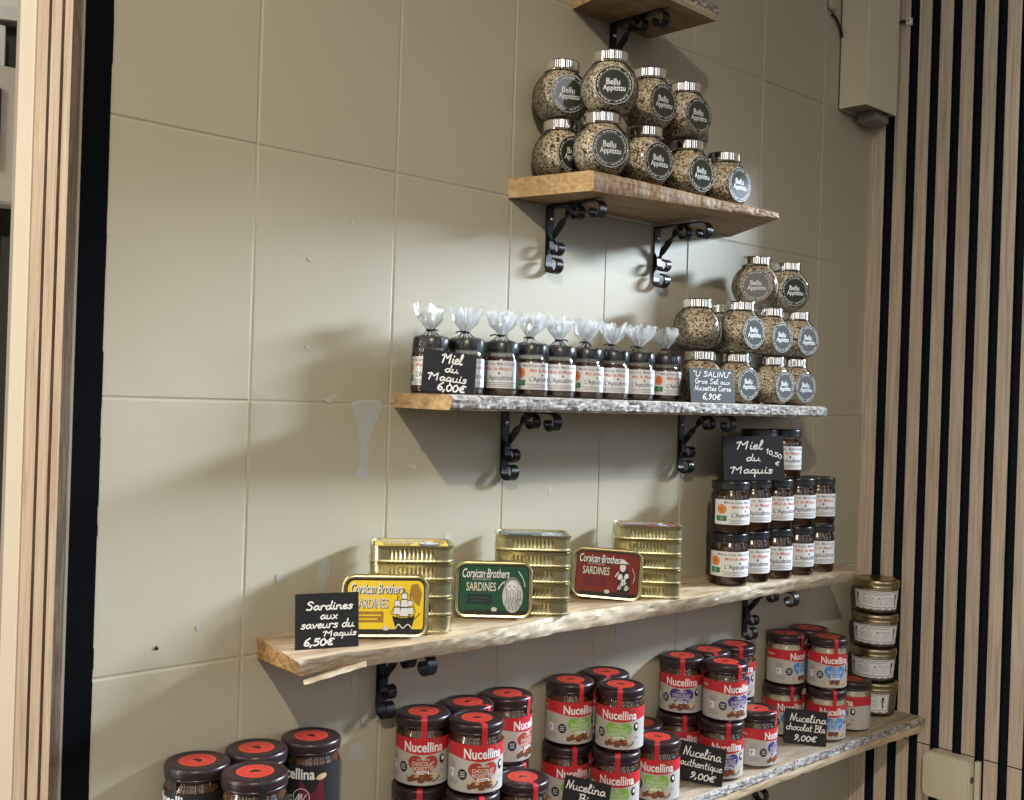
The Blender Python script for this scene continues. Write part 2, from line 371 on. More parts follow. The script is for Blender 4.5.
GL = {
'a': (.54, [[(.4, .42), (.22, .5), (.05, .28), (.14, .02), (.32, .12), (.4, .45), (.41, .12), (.54, .03)]]),
'c': (.44, [[(.38, .42), (.2, .48), (.05, .25), (.18, .0), (.42, .08)]]),
'd': (.56, [[(.4, .4), (.2, .48), (.05, .25), (.15, .0), (.34, .1), (.42, .5), (.46, 1.0)], [(.43, .55), (.42, .15), (.56, .03)]]),
'e': (.44, [[(.04, .22), (.3, .3), (.32, .44), (.18, .5), (.05, .28), (.14, .02), (.44, .1)]]),
'h': (.52, [[(.08, 1.0), (.08, 0)], [(.08, .3), (.25, .5), (.38, .35), (.38, .08), (.5, .02)]]),
'i': (.28, [[(.1, .48), (.1, .1), (.26, .02)], [(.11, .72), (.14, .76)]]),
'l': (.32, [[(.0, .1), (.2, .7), (.17, 1.0), (.08, .85), (.08, .15), (.18, .0), (.32, .08)]]),
'm': (.78, [[(.06, .48), (.08, .0)], [(.08, .3), (.22, .5), (.34, .38), (.34, .02)], [(.34, .3), (.5, .5), (.62, .36), (.62, .1), (.76, .02)]]),
'n': (.54, [[(.06, .48), (.08, .0)], [(.08, .3), (.24, .5), (.38, .38), (.38, .1), (.52, .02)]]),
'o': (.5, [[(.22, .48), (.06, .3), (.12, .03), (.32, .04), (.4, .28), (.24, .48), (.36, .40), (.5, .45)]]),
'q': (.54, [[(.4, .42), (.2, .5), (.05, .28), (.14, .04), (.32, .12), (.4, .45)], [(.4, .45), (.4, -.45)], [(.4, -.02), (.54, .1)]]),
'r': (.42, [[(.06, .48), (.08, 0)], [(.08, .28), (.2, .48), (.4, .44)]]),
's': (.42, [[(.36, .42), (.18, .5), (.1, .36), (.32, .18), (.22, .0), (.02, .06)]]),
't': (.4, [[(.15, .85), (.14, .12), (.34, .02)], [(.0, .52), (.34, .54)]]),
'u': (.54, [[(.05, .48), (.06, .12), (.2, .0), (.36, .18), (.38, .48)], [(.38, .48), (.38, .1), (.54, .02)]]),
'v': (.46, [[(.04, .48), (.18, .0)], [(.18, .0), (.42, .5)]]),
'x': (.46, [[(.05, .48), (.38, .0)], [(.38, .48), (.05, .0)]]),
'S': (.58, [[(.5, .85), (.28, 1.0), (.08, .78), (.42, .42), (.36, .06), (.04, .08)]]),
'M': (.92, [[(-.12, .70), (.16, .86)], [(.16, .86), (.06, 0)], [(.16, .86), (.40, .46)], [(.40, .46), (.70, .90)], [(.70, .90), (.70, 0)]]),
'N': (.62, [[(.05, 0), (.12, .95)], [(.12, .95), (.4, .02)], [(.4, .02), (.55, 1.0)]]),
'B': (.6, [[(.1, 1), (.08, 0)], [(-.02, .92), (.42, .95), (.38, .6), (.12, .52)], [(.12, .52), (.54, .42), (.46, .02), (-.02, .02)]]),
'U': (.62, [[(.06, 1), (.08, .12), (.28, 0), (.48, .2), (.54, 1)]]),
'A': (.6, [[(.02, 0), (.3, 1)], [(.3, 1), (.5, 0)], [(.12, .36), (.46, .38)]]),
'L': (.5, [[(.1, 1), (.08, 0)], [(.08, 0), (.46, .04)]]), 'I': (.26, [[(.12, 1), (.1, 0)]]),
'G': (.62, [[(.5, .82), (.28, 1), (.06, .5), (.26, 0), (.5, .2), (.5, .45)], [(.32, .45), (.58, .46)]]),
'C': (.56, [[(.5, .84), (.28, 1), (.06, .5), (.24, 0), (.52, .14)]]),
'"': (.3, [[(.06, 1.05), (.04, .85)], [(.18, 1.05), (.16, .85)]]), ',': (.22, [[(.1, .08), (.02, -.2)]]),
'0': (.52, [[(.26, .8), (.06, .5), (.14, .02), (.38, .06), (.44, .5), (.26, .82)]]),
'1': (.36, [[(.02, .6), (.22, .95)], [(.22, .95), (.18, 0)]]),
'5': (.52, [[(.46, .85), (.14, .84)], [(.14, .84), (.1, .5)], [(.1, .5), (.36, .52), (.42, .2), (.22, 0), (.02, .06)]]),
'6': (.52, [[(.42, .95), (.14, .6), (.08, .15), (.3, .0), (.42, .2), (.28, .42), (.1, .25)]]),
'9': (.52, [[(.4, .6), (.24, .44), (.1, .62), (.24, .85), (.4, .68), (.36, .3), (.12, 0)]]),
'€': (.62, [[(.56, .72), (.34, .8), (.14, .5), (.2, .05), (.5, .06)], [(.0, .48), (.4, .52)], [(.0, .3), (.36, .34)]]),
}

# ------------------------------------------------------------------ the room
XC = 2.0056; XW0 = 0.4494
def tile_wall():
    mb = MB(); xs = [XW0] + [0.6257 + 0.20051 * k for k in range(7)] + [2.02]
    zs = [0.0] + [1.4880 + 0.29916 * k for k in range(-4, 5)]
    g = 0.0026; d = 0.0011; rnd = random.Random(3)
    for i in range(len(xs) - 1):
        for j in range(len(zs) - 1):
            x0, x1, z0, z1 = xs[i], xs[i + 1], zs[j], zs[j + 1]
            o = [(x0, d, z0), (x1, d, z0), (x1, d, z1), (x0, d, z1)]
            a = [(x0 + .0006, d, z0 + .0006), (x1 - .0006, d, z0 + .0006), (x1 - .0006, d, z1 - .0006), (x0 + .0006, d, z1 - .0006)]
            t = [rnd.uniform(-.0004, .0004) for _ in range(4)]
            b = [(x0 + g, t[0], z0 + g), (x1 - g, t[1], z0 + g), (x1 - g, t[2], z1 - g), (x0 + g, t[3], z1 - g)]
            mb.add(o + a + b, [(8, 9, 10, 11)] + [(q, (q + 1) % 4, 4 + (q + 1) % 4, 4 + q) for q in range(4)] + [(4 + q, 4 + (q + 1) % 4, 8 + (q + 1) % 4, 8 + q) for q in range(4)], WALL)
    mb.box((XW0, 0.0017, 0), (2.03, 0.19, 2.98), WALL)
    return mb.mesh('wall_back', 0)
wb = struct('wall_back', tile_wall())
def blotch(cx, cz, pts, mat, h=0.0006, seed=1):
    """irregular chip on the painted wall: outline in mm around (cx, cz), thin slab with its own edge"""
    rnd = random.Random(seed); P = smooth_path(pts + [pts[0]], 4)[:-1]; P = [(x + rnd.uniform(-.6, .6), z + rnd.uniform(-.6, .6)) for x, z in P]
    mb = MB(); n = len(P); c = (sum(p[0] for p in P) / n, sum(p[1] for p in P) / n)
    f = [(cx + x * .001, -h, cz + z * .001) for x, z in P]; b = [(cx + (x + (x - c[0]) * .06) * .001, .0008, cz + (z + (z - c[1]) * .06) * .001) for x, z in P]
    mb.add(b + f, [(k, (k + 1) % n, n + (k + 1) % n, n + k) for k in range(n)] + [tuple(range(n, 2 * n))], mat)
    return mb.fixn('paint_chip', 25)
CH = [
 (.790, 1.484, [(-22, 2), (-12, 6), (8, 7), (24, 4), (20, -12), (12, -24), (9, -40), (4, -46), (7, -62), (4, -74), (9, -88), (-14, -86), (-8, -74), (-6, -50), (-10, -36), (-16, -14)], PLASTER),
 (.735, 1.276, [(-7, 14), (6, 18), (9, 2), (3, -16), (-3, -22), (-8, -6)], PLASTER),
 (.672, 1.277, [(-4, 4), (0, 6), (4, 5), (3, -4), (-1, -6), (-4, -2)], PLASTER),
 (.865, 1.405, [(-9, 3), (4, 6), (8, -4), (3, -2), (-2, 0)], FLAKE),
 (1.121, 1.366, [(-5, 0), (4, 9), (6, 6), (2, -9), (0, -4)], FLAKE),
 (.70, 1.075, [(-3, -6), (2, 6), (5, 9), (1, -3)], FLAKE),
 (.785, 1.135, [(-5, 8), (6, 8), (3, -6), (1, -14), (-3, -5)], FLAKE),
 (.805, 1.085, [(-8, 2), (0, 8), (6, 0), (2, -8), (-4, -6)], FLAKE),
 (.795, 1.045, [(-12, 6), (2, 12), (10, 0), (2, -12), (-10, -8)], PLASTER),
 (1.285, 1.135, [(-6, 20), (5, 24), (7, -8), (2, -24), (-6, -14)], PLASTER),
 (.930, 1.305, [(-6, 8), (5, 10), (7, -5), (-3, -9)], FLAKE),
 (1.76, 1.471, [(-10, 6), (22, 5), (12, -12), (2, -22), (-4, -10)], PLASTER),
 (.735, 1.492, [(-10, 0), (10, 8), (12, 5), (0, -4)], FLAKE),
 (.57, 1.23, [(-3, 0), (0, 4), (4, 0), (0, -4)], PLASTER),
 (.76, 1.715, [(-3, 0), (1, 3), (4, 0), (0, -3)], FLAKE),
 (.70, 1.662, [(-4, 1), (0, 2), (5, 0), (0, -2)], FLAKE),
 (.735, 1.785, [(-4, 0), (0, 3), (2, -3)], FLAKE), (.70, 1.555, [(-3, 0), (0, 3), (3, -3)], FLAKE), (.60, 1.03, [(-3, 0), (0, 4), (3, -2)], FLAKE),
]
for k, (x, z, pts, mt) in enumerate(CH): struct('paint_chip', blotch(x, z, pts, mt, seed=k), wb)
mb = MB(); mb.lathe([(0.0025, 0), (0.0015, .0008), (0.0001, .001)], INK, 10, False, True, lambda p: (p[0], -p[2], p[1])); h = struct('plug_hole', mb.mesh('plug_hole'), wb); h.location = (.5215, -.0008, 1.2135)

def right_wall():
    mb = MB(); mb.box((XC + .012, -0.350, 0), (XC + .03, 0.0, 2.98), SLATGAP)
    ys = [(0.0, -.0332), (-.0526, -.0791)] + [(-.0979 - .0430 * k, -.1235 - .0430 * k) for k in range(6)]
    for y0, y1 in ys:
        for z0, z1 in ((0, .8612), (.8632, 2.98)):
            mb.box((XC + .0010, y1 + .0002, z0), (XC + .0125, y0 - .0002, z1), SLATGAP); mb.box((XC, y1, z0), (XC + .0012, y0, z1), SLAT, .0004)
    mb.box((XC, -2.4, 2.04), (XC + .10, -.350, 2.98), CREAM)   # unseen header, added to keep window light off the upper back wall
    return mb.fixn('wall_right', 30)
struct('wall_right', right_wall())
def left_wall():
    mb = MB(); zt = 2.98
    mb.box((.4205, -.003, 0), (XW0 + .001, .010, zt), BLACKFELT)
    # ragged right border of the black strip against the tiles
    rnd = random.Random(5); z = 0.9
    while z < 2.1:
        hgt = rnd.uniform(.012, .05); mb.box((XW0, -.0028, z), (XW0 + rnd.uniform(.0004, .0022), .002, z + hgt), BLACKFELT); z += hgt
    mb.box((.4180, -.004, 0), (.4210, .20, zt), MDF)
    return mb.mesh('wall_left', 0)
wl = struct('wall_left', left_wall())
def slat_left(y0, y1, x0, mat):
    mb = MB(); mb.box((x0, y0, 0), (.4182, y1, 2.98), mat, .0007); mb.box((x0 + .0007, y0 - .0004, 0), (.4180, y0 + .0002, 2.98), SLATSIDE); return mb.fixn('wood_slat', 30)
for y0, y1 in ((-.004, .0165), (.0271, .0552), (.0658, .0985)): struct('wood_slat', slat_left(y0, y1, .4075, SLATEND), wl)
mb = MB(); mb.box((.4055, .1002, 0), (.4182, .150, 2.98), CREAM, .001); struct('cream_trim', mb.fixn('cream_trim', 30), wl)
mb = MB(); mb.box((.4160, .0, 0), (.4182, .16, 2.98), MDF); struct('slat_backing', mb.mesh('slat_backing', 0), wl)
mb = MB(); mb.box((-1.6, -2.4, -.04), (XC + .03, 1.6, 0), wood('floor_boards', (.12, .08, .05), (.2, .14, .09), (.27, .2, .14), (3, 20, 1), 3)); struct('floor', mb.mesh('floor', 0))

# outside, left of the panelled edge: grey door frame with dark glazing and a grey box
FRAMEG = pm('grey_aluminium', (0.62, 0.61, 0.57), 0.45); DARKGLASS = pm('dark_grey_panel', (0.10, 0.105, 0.10), 0.3); SKYW = pm('white_render', (0.75, 0.74, 0.70), 0.7)
mb = MB(); mb.box((.20, .640, .02), (.80, .660, 2.058), DARKGLASS); mb.box((.45, .598, 1.95), (.5278, .642, 2.040), FRAMEG, .002)
mb.box((.20, .60, .02), (.5262, .64, 1.95), FRAMEG, .002); mb.box((.20, .60, 1.985), (.528, .64, 2.035), FRAMEG, .002)
mb.add([(.20, .60, 2.035), (.56, .60, 2.075), (.56, .66, 2.075), (.20, .66, 2.035), (.20, .60, 2.002), (.56, .60, 2.055), (.56, .66, 2.055), (.20, .66, 2.002)],
       [(0, 1, 2, 3), (4, 5, 1, 0), (5, 6, 2, 1), (7, 6, 5, 4), (4, 0, 3, 7)], FRAMEG)
mb.box((.2, .66, 2.07), (.9, .68, 2.75), SKYW); mb.box((.20, .605, 1.188), (.56, .645, 1.193), FRAMEG)
struct('door_1', mb.fixn('door_1', 30))
mb = MB(); mb.box((.40, .55, 1.764), (.545, .60, 1.967), pm('taupe_box', (0.44, 0.40, 0.35), 0.45), .004); me = mb.fixn('housing', 30)
t = thing('wall_box', 'grey-brown box with a black front panel at the left edge, beyond the pale wooden trim', 'box', (0, 0, 0)); part('housing', me, t)
mb = MB(); mb.box((.41, .546, 1.810), (.5085, .552, 1.932), INK, .002); part('front_panel', mb.fixn('front_panel', 30), t, 'black front panel')

# ------------------------------------------------------------------ shelves
def shelf(name, label, xb, xf, front, zb, zt, mtop, mfront, mend, jit=0.002, seed=1, n=150, bulge=0.0, bark=None, wobble=0.0, undercut=None, endjit=0.0012, slant=0.0):
    """plank with a live front edge. front: list of (t, y) for the upper front line; undercut: how far the lower front line sits back"""
    def lerp(T, t):
        for (a, ya), (b, yb) in zip(T, T[1:]):
            if t <= b: return ya + (yb - ya) * (t - a) / max(b - a, 1e-9)
        return T[-1][1]
    mb = MB(); R = 7; rows = []
    zl = lambda p, t: p[0] + (p[1] - p[0]) * t
    for i in range(n + 1):
        t = i / n; y_t = lerp(front, t); uc = lerp(undercut, t) if undercut else 0.0; z0, z1 = zl(zb, t), zl(zt, t)
        row = []
        def P(s, z): # s: 0 back 1 front
            return s, z
        base = Vector((t * 9 + seed * 13, seed * 3.1, 0))
        w = noise.noise(base * 1.7) * wobble
        sec = [(0.0, z0), (1.0 - 0.02, z0)] + [(None, z0 + (z1 - z0) * k / (R - 1)) for k in range(R)] + [(0.98, z1), (0.0, z1)]
        for k, (s, z) in enumerate(sec):
            if s is None:
                q = (k - 2) / (R - 1); y = y_t + uc * (1 - q) + w
                y += -bulge * math.sin(PI * q) + jit * (noise.noise(Vector((t * 60, q * 5, seed))) + 0.6 * noise.noise(Vector((t * 170, q * 11, seed + 5))))
                if k in (2, R + 1): y += .0012
            else:
                y = 0.0 if s == 0 else (y_t + (uc if k == 1 else 0) + w) * s + .002
                if s == 0: y = -0.0006
                z += (0.0008 * noise.noise(Vector((t * 25, s * 3, seed + (9 if k > 5 else 2))))) * (1 if s else 0)
            frac = min(1, y / y_t) if y_t else 0
            xa = xb[0] + (xf[0] - xb[0]) * frac; xe = xb[1] + (xf[1] - xb[1]) * frac
            ej = 0
            if i in (0, n): ej = endjit * noise.noise(Vector((y * 90, z * 200, seed + i)))
            xs_ = slant * max(0.0, 1 - t / .12) * (z1 - z) / (z1 - z0) * frac
            row.append((xa + (xe - xa) * t + ej + xs_, y, z))
        rows.append(row)
    m = len(rows[0]); fid = lambda k: 'front' if 1 < k < R + 1 else ('top' if k > R else 'bot')
    mats = {'front': mfront, 'top': mtop, 'bot': mtop}
    vs = [p for r in rows for p in r]
    for k in range(m):
        k2 = (k + 1) % m
        mb.add([], [], mats[fid(k)])
    b = len(mb.v); mb.v.extend(vs)
    bk = MB() if bark else None; bq = bark[1] if bark else None
    for i in range(n):
        for k in range(m):
            k2 = (k + 1) % m; f = fid(k)
            mb.f.append([b + i * m + k, b + i * m + k2, b + (i + 1) * m + k2, b + (i + 1) * m + k]); mb.m.append(mb.mi(mats[f]))
    for i in (0, n):
        c = len(mb.v); mb.v.append(tuple(sum(p[a] for p in rows[i]) / m for a in range(3)))
        for k in range(m): mb.f.append([b + i * m + k, b + i * m + (k + 1) % m, c]); mb.m.append(mb.mi(mend))
    t = thing(name, label, 'shelf', (0, 0, 0))
    part('plank', mb.fixn('plank', 40), t)
    if bark:
        q0, q1, th = bark[1]; vs = []; fs = []; nk = 6; nn = n * 2
        for i in range(nn + 1):
            tt = i / nn; r0 = rows[min(int(tt * n), n)]; r1 = rows[min(int(tt * n) + 1, n)]; fr = tt * n - int(tt * n)
            def at(q):
                kk = 2 + q * (R - 1); a = int(min(kk, R)); g = kk - a
                A = Vector(r0[a]).lerp(Vector(r0[a + 1]), g) if a < R + 1 else Vector(r0[a]); B = Vector(r1[a]).lerp(Vector(r1[a + 1]), g) if a < R + 1 else Vector(r1[a]); return A.lerp(B, fr)
            for k in range(nk + 1):
                e = 0.07 * noise.noise(Vector((tt * 40, seed, k // nk)))
                q = min(max(q0 + (q1 - q0) * k / nk + (e if k in (0, nk) else 0), 0.0), 1.0); p = at(q)
                edge = k in (0, nk); o = (th * (0.75 + 0.9 * noise.noise(Vector((tt * 90, k * 1.1, seed))) + 0.5 * noise.noise(Vector((tt * 220, k * 2.3, seed))))) if not edge else -.0006
                vs.append((p.x, p.y - max(o, -.0006), p.z + (0.0005 * noise.noise(Vector((tt * 300, k, 3))) if not edge else 0)))
        for i in range(nn):
            for k in range(nk): a = i * (nk + 1) + k; fs.append((a, a + 1, a + nk + 2, a + nk + 1))
        bk.add(vs, fs, bark[0]); part('bark_edge', bk.mesh('bark_edge', 25), t, bark[2])
    return t

shelf('wall_shelf', 'topmost small wooden shelf, cut off by the top edge of the photo', (1.137, 1.314), (1.120, 1.321), [(0, -.135), (1, -.127)], (2.083, 2.083), (2.112, 2.108), WOOD_BROWN, WOOD_GREY, ENDGRAIN, 0.003, 1, bulge=.002, bark=(BARK, (.35, 1.0, .0022), 'rough grey bark along the front edge'))
shelf('wall_shelf', 'thick brown plank shelf under the upper group of round salt jars', (1.021, 1.548), (1.054, 1.446), [(0, -.134), (.12, -.137), (.3, -.143), (.55, -.150), (.7, -.153), (.8, -.158), (1, -.163)], (1.784, 1.7965), (1.8115, 1.8060), WOOD_BROWN, WOOD_BROWN, ENDGRAIN, 0.0018, 2, bulge=.001, wobble=.002)
shelf('wall_shelf', 'shelf with a rough grey bark front edge, under the bagged honey jars', (.834, 1.735), (.820, 1.690), [(0, -.132), (.06, -.134), (.5, -.136), (.93, -.133), (.97, -.124), (1, -.108)], (1.4845, 1.4865), (1.5035, 1.5045), WOOD_GREY, WOOD_GREY, ENDGRAIN, 0.002, 3, bulge=.002, bark=(BARK, (0.0, 1.0, .0028), 'rough grey bark'))
sh = shelf('wall_shelf', 'pale live-edge plank shelf carrying the sardine tins and honey jars', (.646, 1.865), (.622, 1.772), [(0, -.131), (.05, -.125), (.115, -.137), (.18, -.138), (.25, -.133), (.37, -.112), (.45, -.114), (.60, -.135), (.77, -.112), (.9, -.122), (1, -.131)], (1.185, 1.185), (1.2105, 1.2105), WOOD_PALE, SAP, ENDROUGH, 0.003, 4, bulge=.001, undercut=[(0, .030), (.15, .026), (.35, .008), (.45, .006), (.6, .026), (.77, .012), (1, .030)], endjit=.004, slant=.020)
mb = MB(); P = [Vector((.6465, -.1060, 1.1790)).lerp(Vector((.722, -.1110, 1.1905)), k / 10) for k in range(11)]
mb.ring([[tuple(p + Vector((0, dy * (.0030 + .0020 * k / 10), dz * (.0026 + .0012 * k / 10 + .0006 * math.sin(k * 2.1))))) for dy, dz in ((-1, -.6), (.8, -1), (1, .7), (-.7, 1))] for k, p in enumerate(P)], SAP)
part('splinter', mb.fixn('splinter', 20), sh)
shelf('wall_shelf', 'lowest long plank shelf holding all the chocolate spread jars', (.430, 2.004), (.430, 2.004), [(0, -.147), (.5, -.145), (.7, -.142), (.9, -.146), (1, -.153)], (.885, .885), (.9132, .9132), WOOD_GREY, WOOD_PALE, ENDGRAIN, 0.0015, 5, bulge=.0015, bark=(BARK, (.50, 1.0, .0022), 'grey bark strip along the upper front edge'))

# ------------------------------------------------------------------ brackets
def ribbon(mb, path, wid, th, mat, twist=None):
    """flat iron bar swept along a path in the (out, down) plane; wid runs along x"""
    n = len(path); loops = []
    for i, (o, z) in enumerate(path):
        a = path[max(i - 1, 0)]; b = path[min(i + 1, n - 1)]; t = Vector((0, -(b[0] - a[0]), b[1] - a[1])).normalized()
        x = Vector((1, 0, 0)); nrm = t.cross(x)
        tw = twist(i / (n - 1)) if twist else 0.0
        X = x * math.cos(tw) + nrm * math.sin(tw); N = -x * math.sin(tw) + nrm * math.cos(tw)
        w_, t_ = (wid(i / (n - 1)) if callable(wid) else wid), (th(i / (n - 1)) if callable(th) else th)
        c = Vector((0, -o, z))
        loops.append([tuple(c + X * (w_ / 2) * s1 + N * (t_ / 2) * s2) for s1, s2 in ((-1, -1), (1, -1), (1, 1), (-1, 1))])
    mb.ring(loops, mat)
def arc(cx, cz, r0, r1, a0, a1, n=18): return [(cx + (r0 + (r1 - r0) * k / n) * math.cos(math.radians(a0 + (a1 - a0) * k / n)), cz + (r0 + (r1 - r0) * k / n) * math.sin(math.radians(a0 + (a1 - a0) * k / n))) for k in range(n + 1)]
def bracket_parts(arm=.095, drop=.086):
    A = MB(); ribbon(A, [(.0018, -.001), (.0018, -.03), (.0018, -drop + .006)] + arc(.0155, -drop, .0137, .008, 180, 455), .0135, .0026, IRON)
    B = MB(); ribbon(B, [(.0012, -.0016), (.04, -.0016), (arm, -.0016)] + arc(arm, -.0155, .0139, .0075, 90, -210), .0135, .0026, IRON)
    C = MB()
    p = list(reversed(arc(.0195, -.062, .0115, .0065, 180, 470))) + [(.0075, -.052), (.0105, -.045), (.017, -.037), (.024, -.0295), (.031, -.0215), (.038, -.0135), (.046, -.007)] + arc(.0565, -.016, .0125, .006, 115, -190)
    i0 = 19; i1 = 26; n = len(p) - 1
    tw = lambda t: 0 if t * n < i0 else (PI if t * n > i1 else PI * 1.0 * (t * n - i0) / (i1 - i0))
    # densify the middle
    p2 = []
    for a, b in zip(p, p[1:]): p2 += [a, ((a[0] + b[0]) / 2, (a[1] + b[1]) / 2)]
    p2.append(p[-1])
    mid = lambda t: i0 < t * n < i1
    ribbon(C, p2, lambda t: .0095 if mid(t) else .0125, lambda t: .0042 if mid(t) else .0024, IRON, lambda t: 2 * tw(t))
    D = MB(); D.lathe([(.0001, .0042), (.0028, .0036), (.0034, .0028), (.0034, .0)], STEEL, 12, False, False, lambda q: (q[0], -q[2], q[1]))
    return [A.fixn('wall_bar', 40), B.fixn('shelf_bar', 40), C.fixn('scroll_brace', 40), D.fixn('screw', 40)]
BP = bracket_parts(); 
def bracket(x, z, label, zs=(-.018, -.066)):
    t = thing('shelf_bracket', label, 'shelf bracket', (x, -.0006, z), 0, 'scrolled iron shelf brackets')
    part('wall_bar', BP[0], t); part('shelf_bar', BP[1], t); part('scroll_brace', BP[2], t)
    for q in zs:
        s_ = part('screw', BP[3], t, 'bright steel screw head'); s_.location = (0, -.0028, q)
bracket(1.226, 2.0828, 'scrolled black iron bracket under the topmost shelf')
bracket(1.103, 1.7838, 'black iron bracket under the left part of the brown upper plank shelf')
bracket(1.346, 1.7858, 'black iron bracket under the right part of the brown upper plank shelf')
bracket(1.028, 1.4846, 'black iron bracket under the middle of the bagged honey row')
bracket(1.424, 1.4856, 'black iron bracket beside the Miel du Maquis 10,50 sign')
bracket(.8255, 1.1848, 'black iron bracket under the left end of the sardine shelf')
bracket(1.622, 1.1848, 'black iron bracket under the right end of the sardine shelf, below the honey jars')
bracket(1.672, .8848, 'black iron bracket scroll barely showing under the lowest shelf')

# ------------------------------------------------------------------ round salt jars
def salt_proto():
    R = .0408; cz = .0345; fl = .0312
    def prof(r, top, zb, k=1.0):
        P = []; a0 = math.asin(max(-1, (zb - cz) / r)); a1 = math.asin((top - cz) / r)
        for i in range(19): a = a0 + (a1 - a0) * i / 18; P.append((r * math.cos(a), cz + r * math.sin(a)))
        return P
    def clampy(f):
        def fn(p):
            y = p[1]; s = f * 0.93
            if abs(y) > s: y = math.copysign(s + (f - s) * (1 - math.exp(-(abs(y) - s) / (f - s))), y)
            return (p[0], y, p[2])
        return fn
    g = MB(); g.lathe([(.0001, .0012), (.018, .0)] + prof(R, .0670, .0016)[1:] + [(.0243, .0690), (.0240, .0725)], GLASS, 56, False, False, clampy(fl))
    s = MB(); s.lathe([(.0001, .004)] + prof(R - .0024, .0655, .0042) + [(.0218, .0680), (.0001, .0680)], SALT, 48, False, False, clampy(fl - .0020))
    l = MB(); l.lathe([(.0238, .0690), (.0258, .0692), (.0261, .0702), (.0257, .0712), (.0257, .0715), (.0257, .0718), (.0257, .0816), (.0257, .0820), (.0256, .0825), (.0252, .0836), (.0242, .0844), (.0225, .0846), (.0215, .0842), (.0001, .0842)], LIDMETAL, 48, True, False)
    a = Art(); r = .0262
    a.ell(0, 0, r, r, OLIVE, 1, 48, 3)
    a.annulus(0, 0, r - .0006, r, PALEG, 2, 48)
    a.annulus(0, 0, .0208, .0211, OFFWHITE, 2, 40)
    for k in range(26):
        t0 = 2 * PI * k / 26
        if k % 5 == 4: continue
        a.annulus(0, 0, .0222, .0232, OFFWHITE, 2, 3, t0, t0 + .17)
    a.text('Bellu', -.0012, .0046, WHITE, 2, h=.0086, w=.0190, bold=.016); a.text('Appitittu', .0004, -.0050, WHITE, 2, h=.0100, w=.0310, bold=.016)
    mb = MB(); mb.lathe([(r, 0), (r, .0006)], PALEG, 48, True, False, lambda p: (p[0], -(fl + .0001) - p[2], .0330 + p[1]))
    lab = a.build('front_label', flat(-(fl + .0006), .0330), 30, mb)
    return [('glass_globe', g.mesh('glass_globe', 60), []), ('herb_salt', s.mesh('herb_salt', 60), []), ('lid', l.fixn('lid', 35), []), ('front_label', lab, [])]
SP = salt_proto(); HS = .0846
def salt(x, y, z, deg, label, grp, k=1.0): place(SP, 'salt_jar', label, 'jar', (x, y, z), math.radians(deg), grp).scale = (k, k, k)
z1 = 1.8115; g1 = 'round herb salt jars on the upper shelf'
salt(1.080, -.043, z1, -10, 'round salt jar at lower left of the upper shelf, its label half hidden', g1)
salt(1.088, -.114, z1 - .0005, -24, 'round salt jar at the front of the bottom row, above the left bracket', g1)
salt(1.182, -.112, z1 - .001, -9, 'third round salt jar in the bottom row of the upper shelf', g1)
salt(1.281, -.110, z1 - .002, -6, 'bottom-row round salt jar with shining blue label, second from the right on the upper shelf', g1)
salt(1.371, -.112, z1 - .004, -3, 'single round salt jar at the right end of the upper shelf', g1)
salt(1.338, -.043, z1 - .003, -10, 'round salt jar hidden behind the bottom row on the upper shelf', g1)
z2 = z1 + HS - .0002
salt(1.079, -.041, z2, -24, 'round salt jar at the far left of the upper row, label partly covered', g1)
salt(1.096, -.1190, z2, -37, 'foremost round salt jar of the upper row, label straight to the camera', g1)
salt(1.190, -.110, z2, -8, 'third round salt jar in the upper row of the upper shelf', g1)
salt(1.279, -.104, z2, -9, 'round salt jar at the right end of the upper row', g1)
salt(1.352, -.043, z2 - .002, -4, 'round salt jar peeping out behind the upper row at the right', g1)
z1 = 1.5045; g2 = 'round herb salt jars on the bark-edged shelf'; HS2 = .0816
salt(1.374, -.075, z1, 60, 'round salt jar behind the left half of the U SALINU sign', g2, .963)
salt(1.452, -.086, z1, -6, 'round salt jar just right of the U SALINU sign, bottom row', g2, .963)
salt(1.558, -.082, z1, -2, 'bottom-row round salt jar, second from the right on the bark-edged shelf', g2, .963)
salt(1.630, -.079, z1, -8, 'bottom-row round salt jar at the right end of the bark-edged shelf', g2, .963)
z2 = z1 + HS2
salt(1.365, -.073, z2, 65, 'middle-row round salt jar at the left, no label visible, beside the bags', g2, .963)
salt(1.460, -.0405, z2, 20, 'round salt jar behind the middle row, only its lid showing', g2, .963)
salt(1.437, -.1035, z2, -6, 'middle-row round salt jar with its label at the right side, above the U SALINU sign', g2, .963)
salt(1.552, -.080, z2, -7, 'middle-row round salt jar, second from the right on the bark-edged shelf', g2, .963)
salt(1.632, -.080, z2, -9, 'middle-row round salt jar at the right end of the bark-edged shelf', g2, .963)
z3 = z2 + HS2
salt(1.510, -.080, z3, -52, 'left one of the two round salt jars topping the pile', g2, .963)
salt(1.600, -.080, z3, -28, 'right one of the two round salt jars topping the pile', g2, .963)

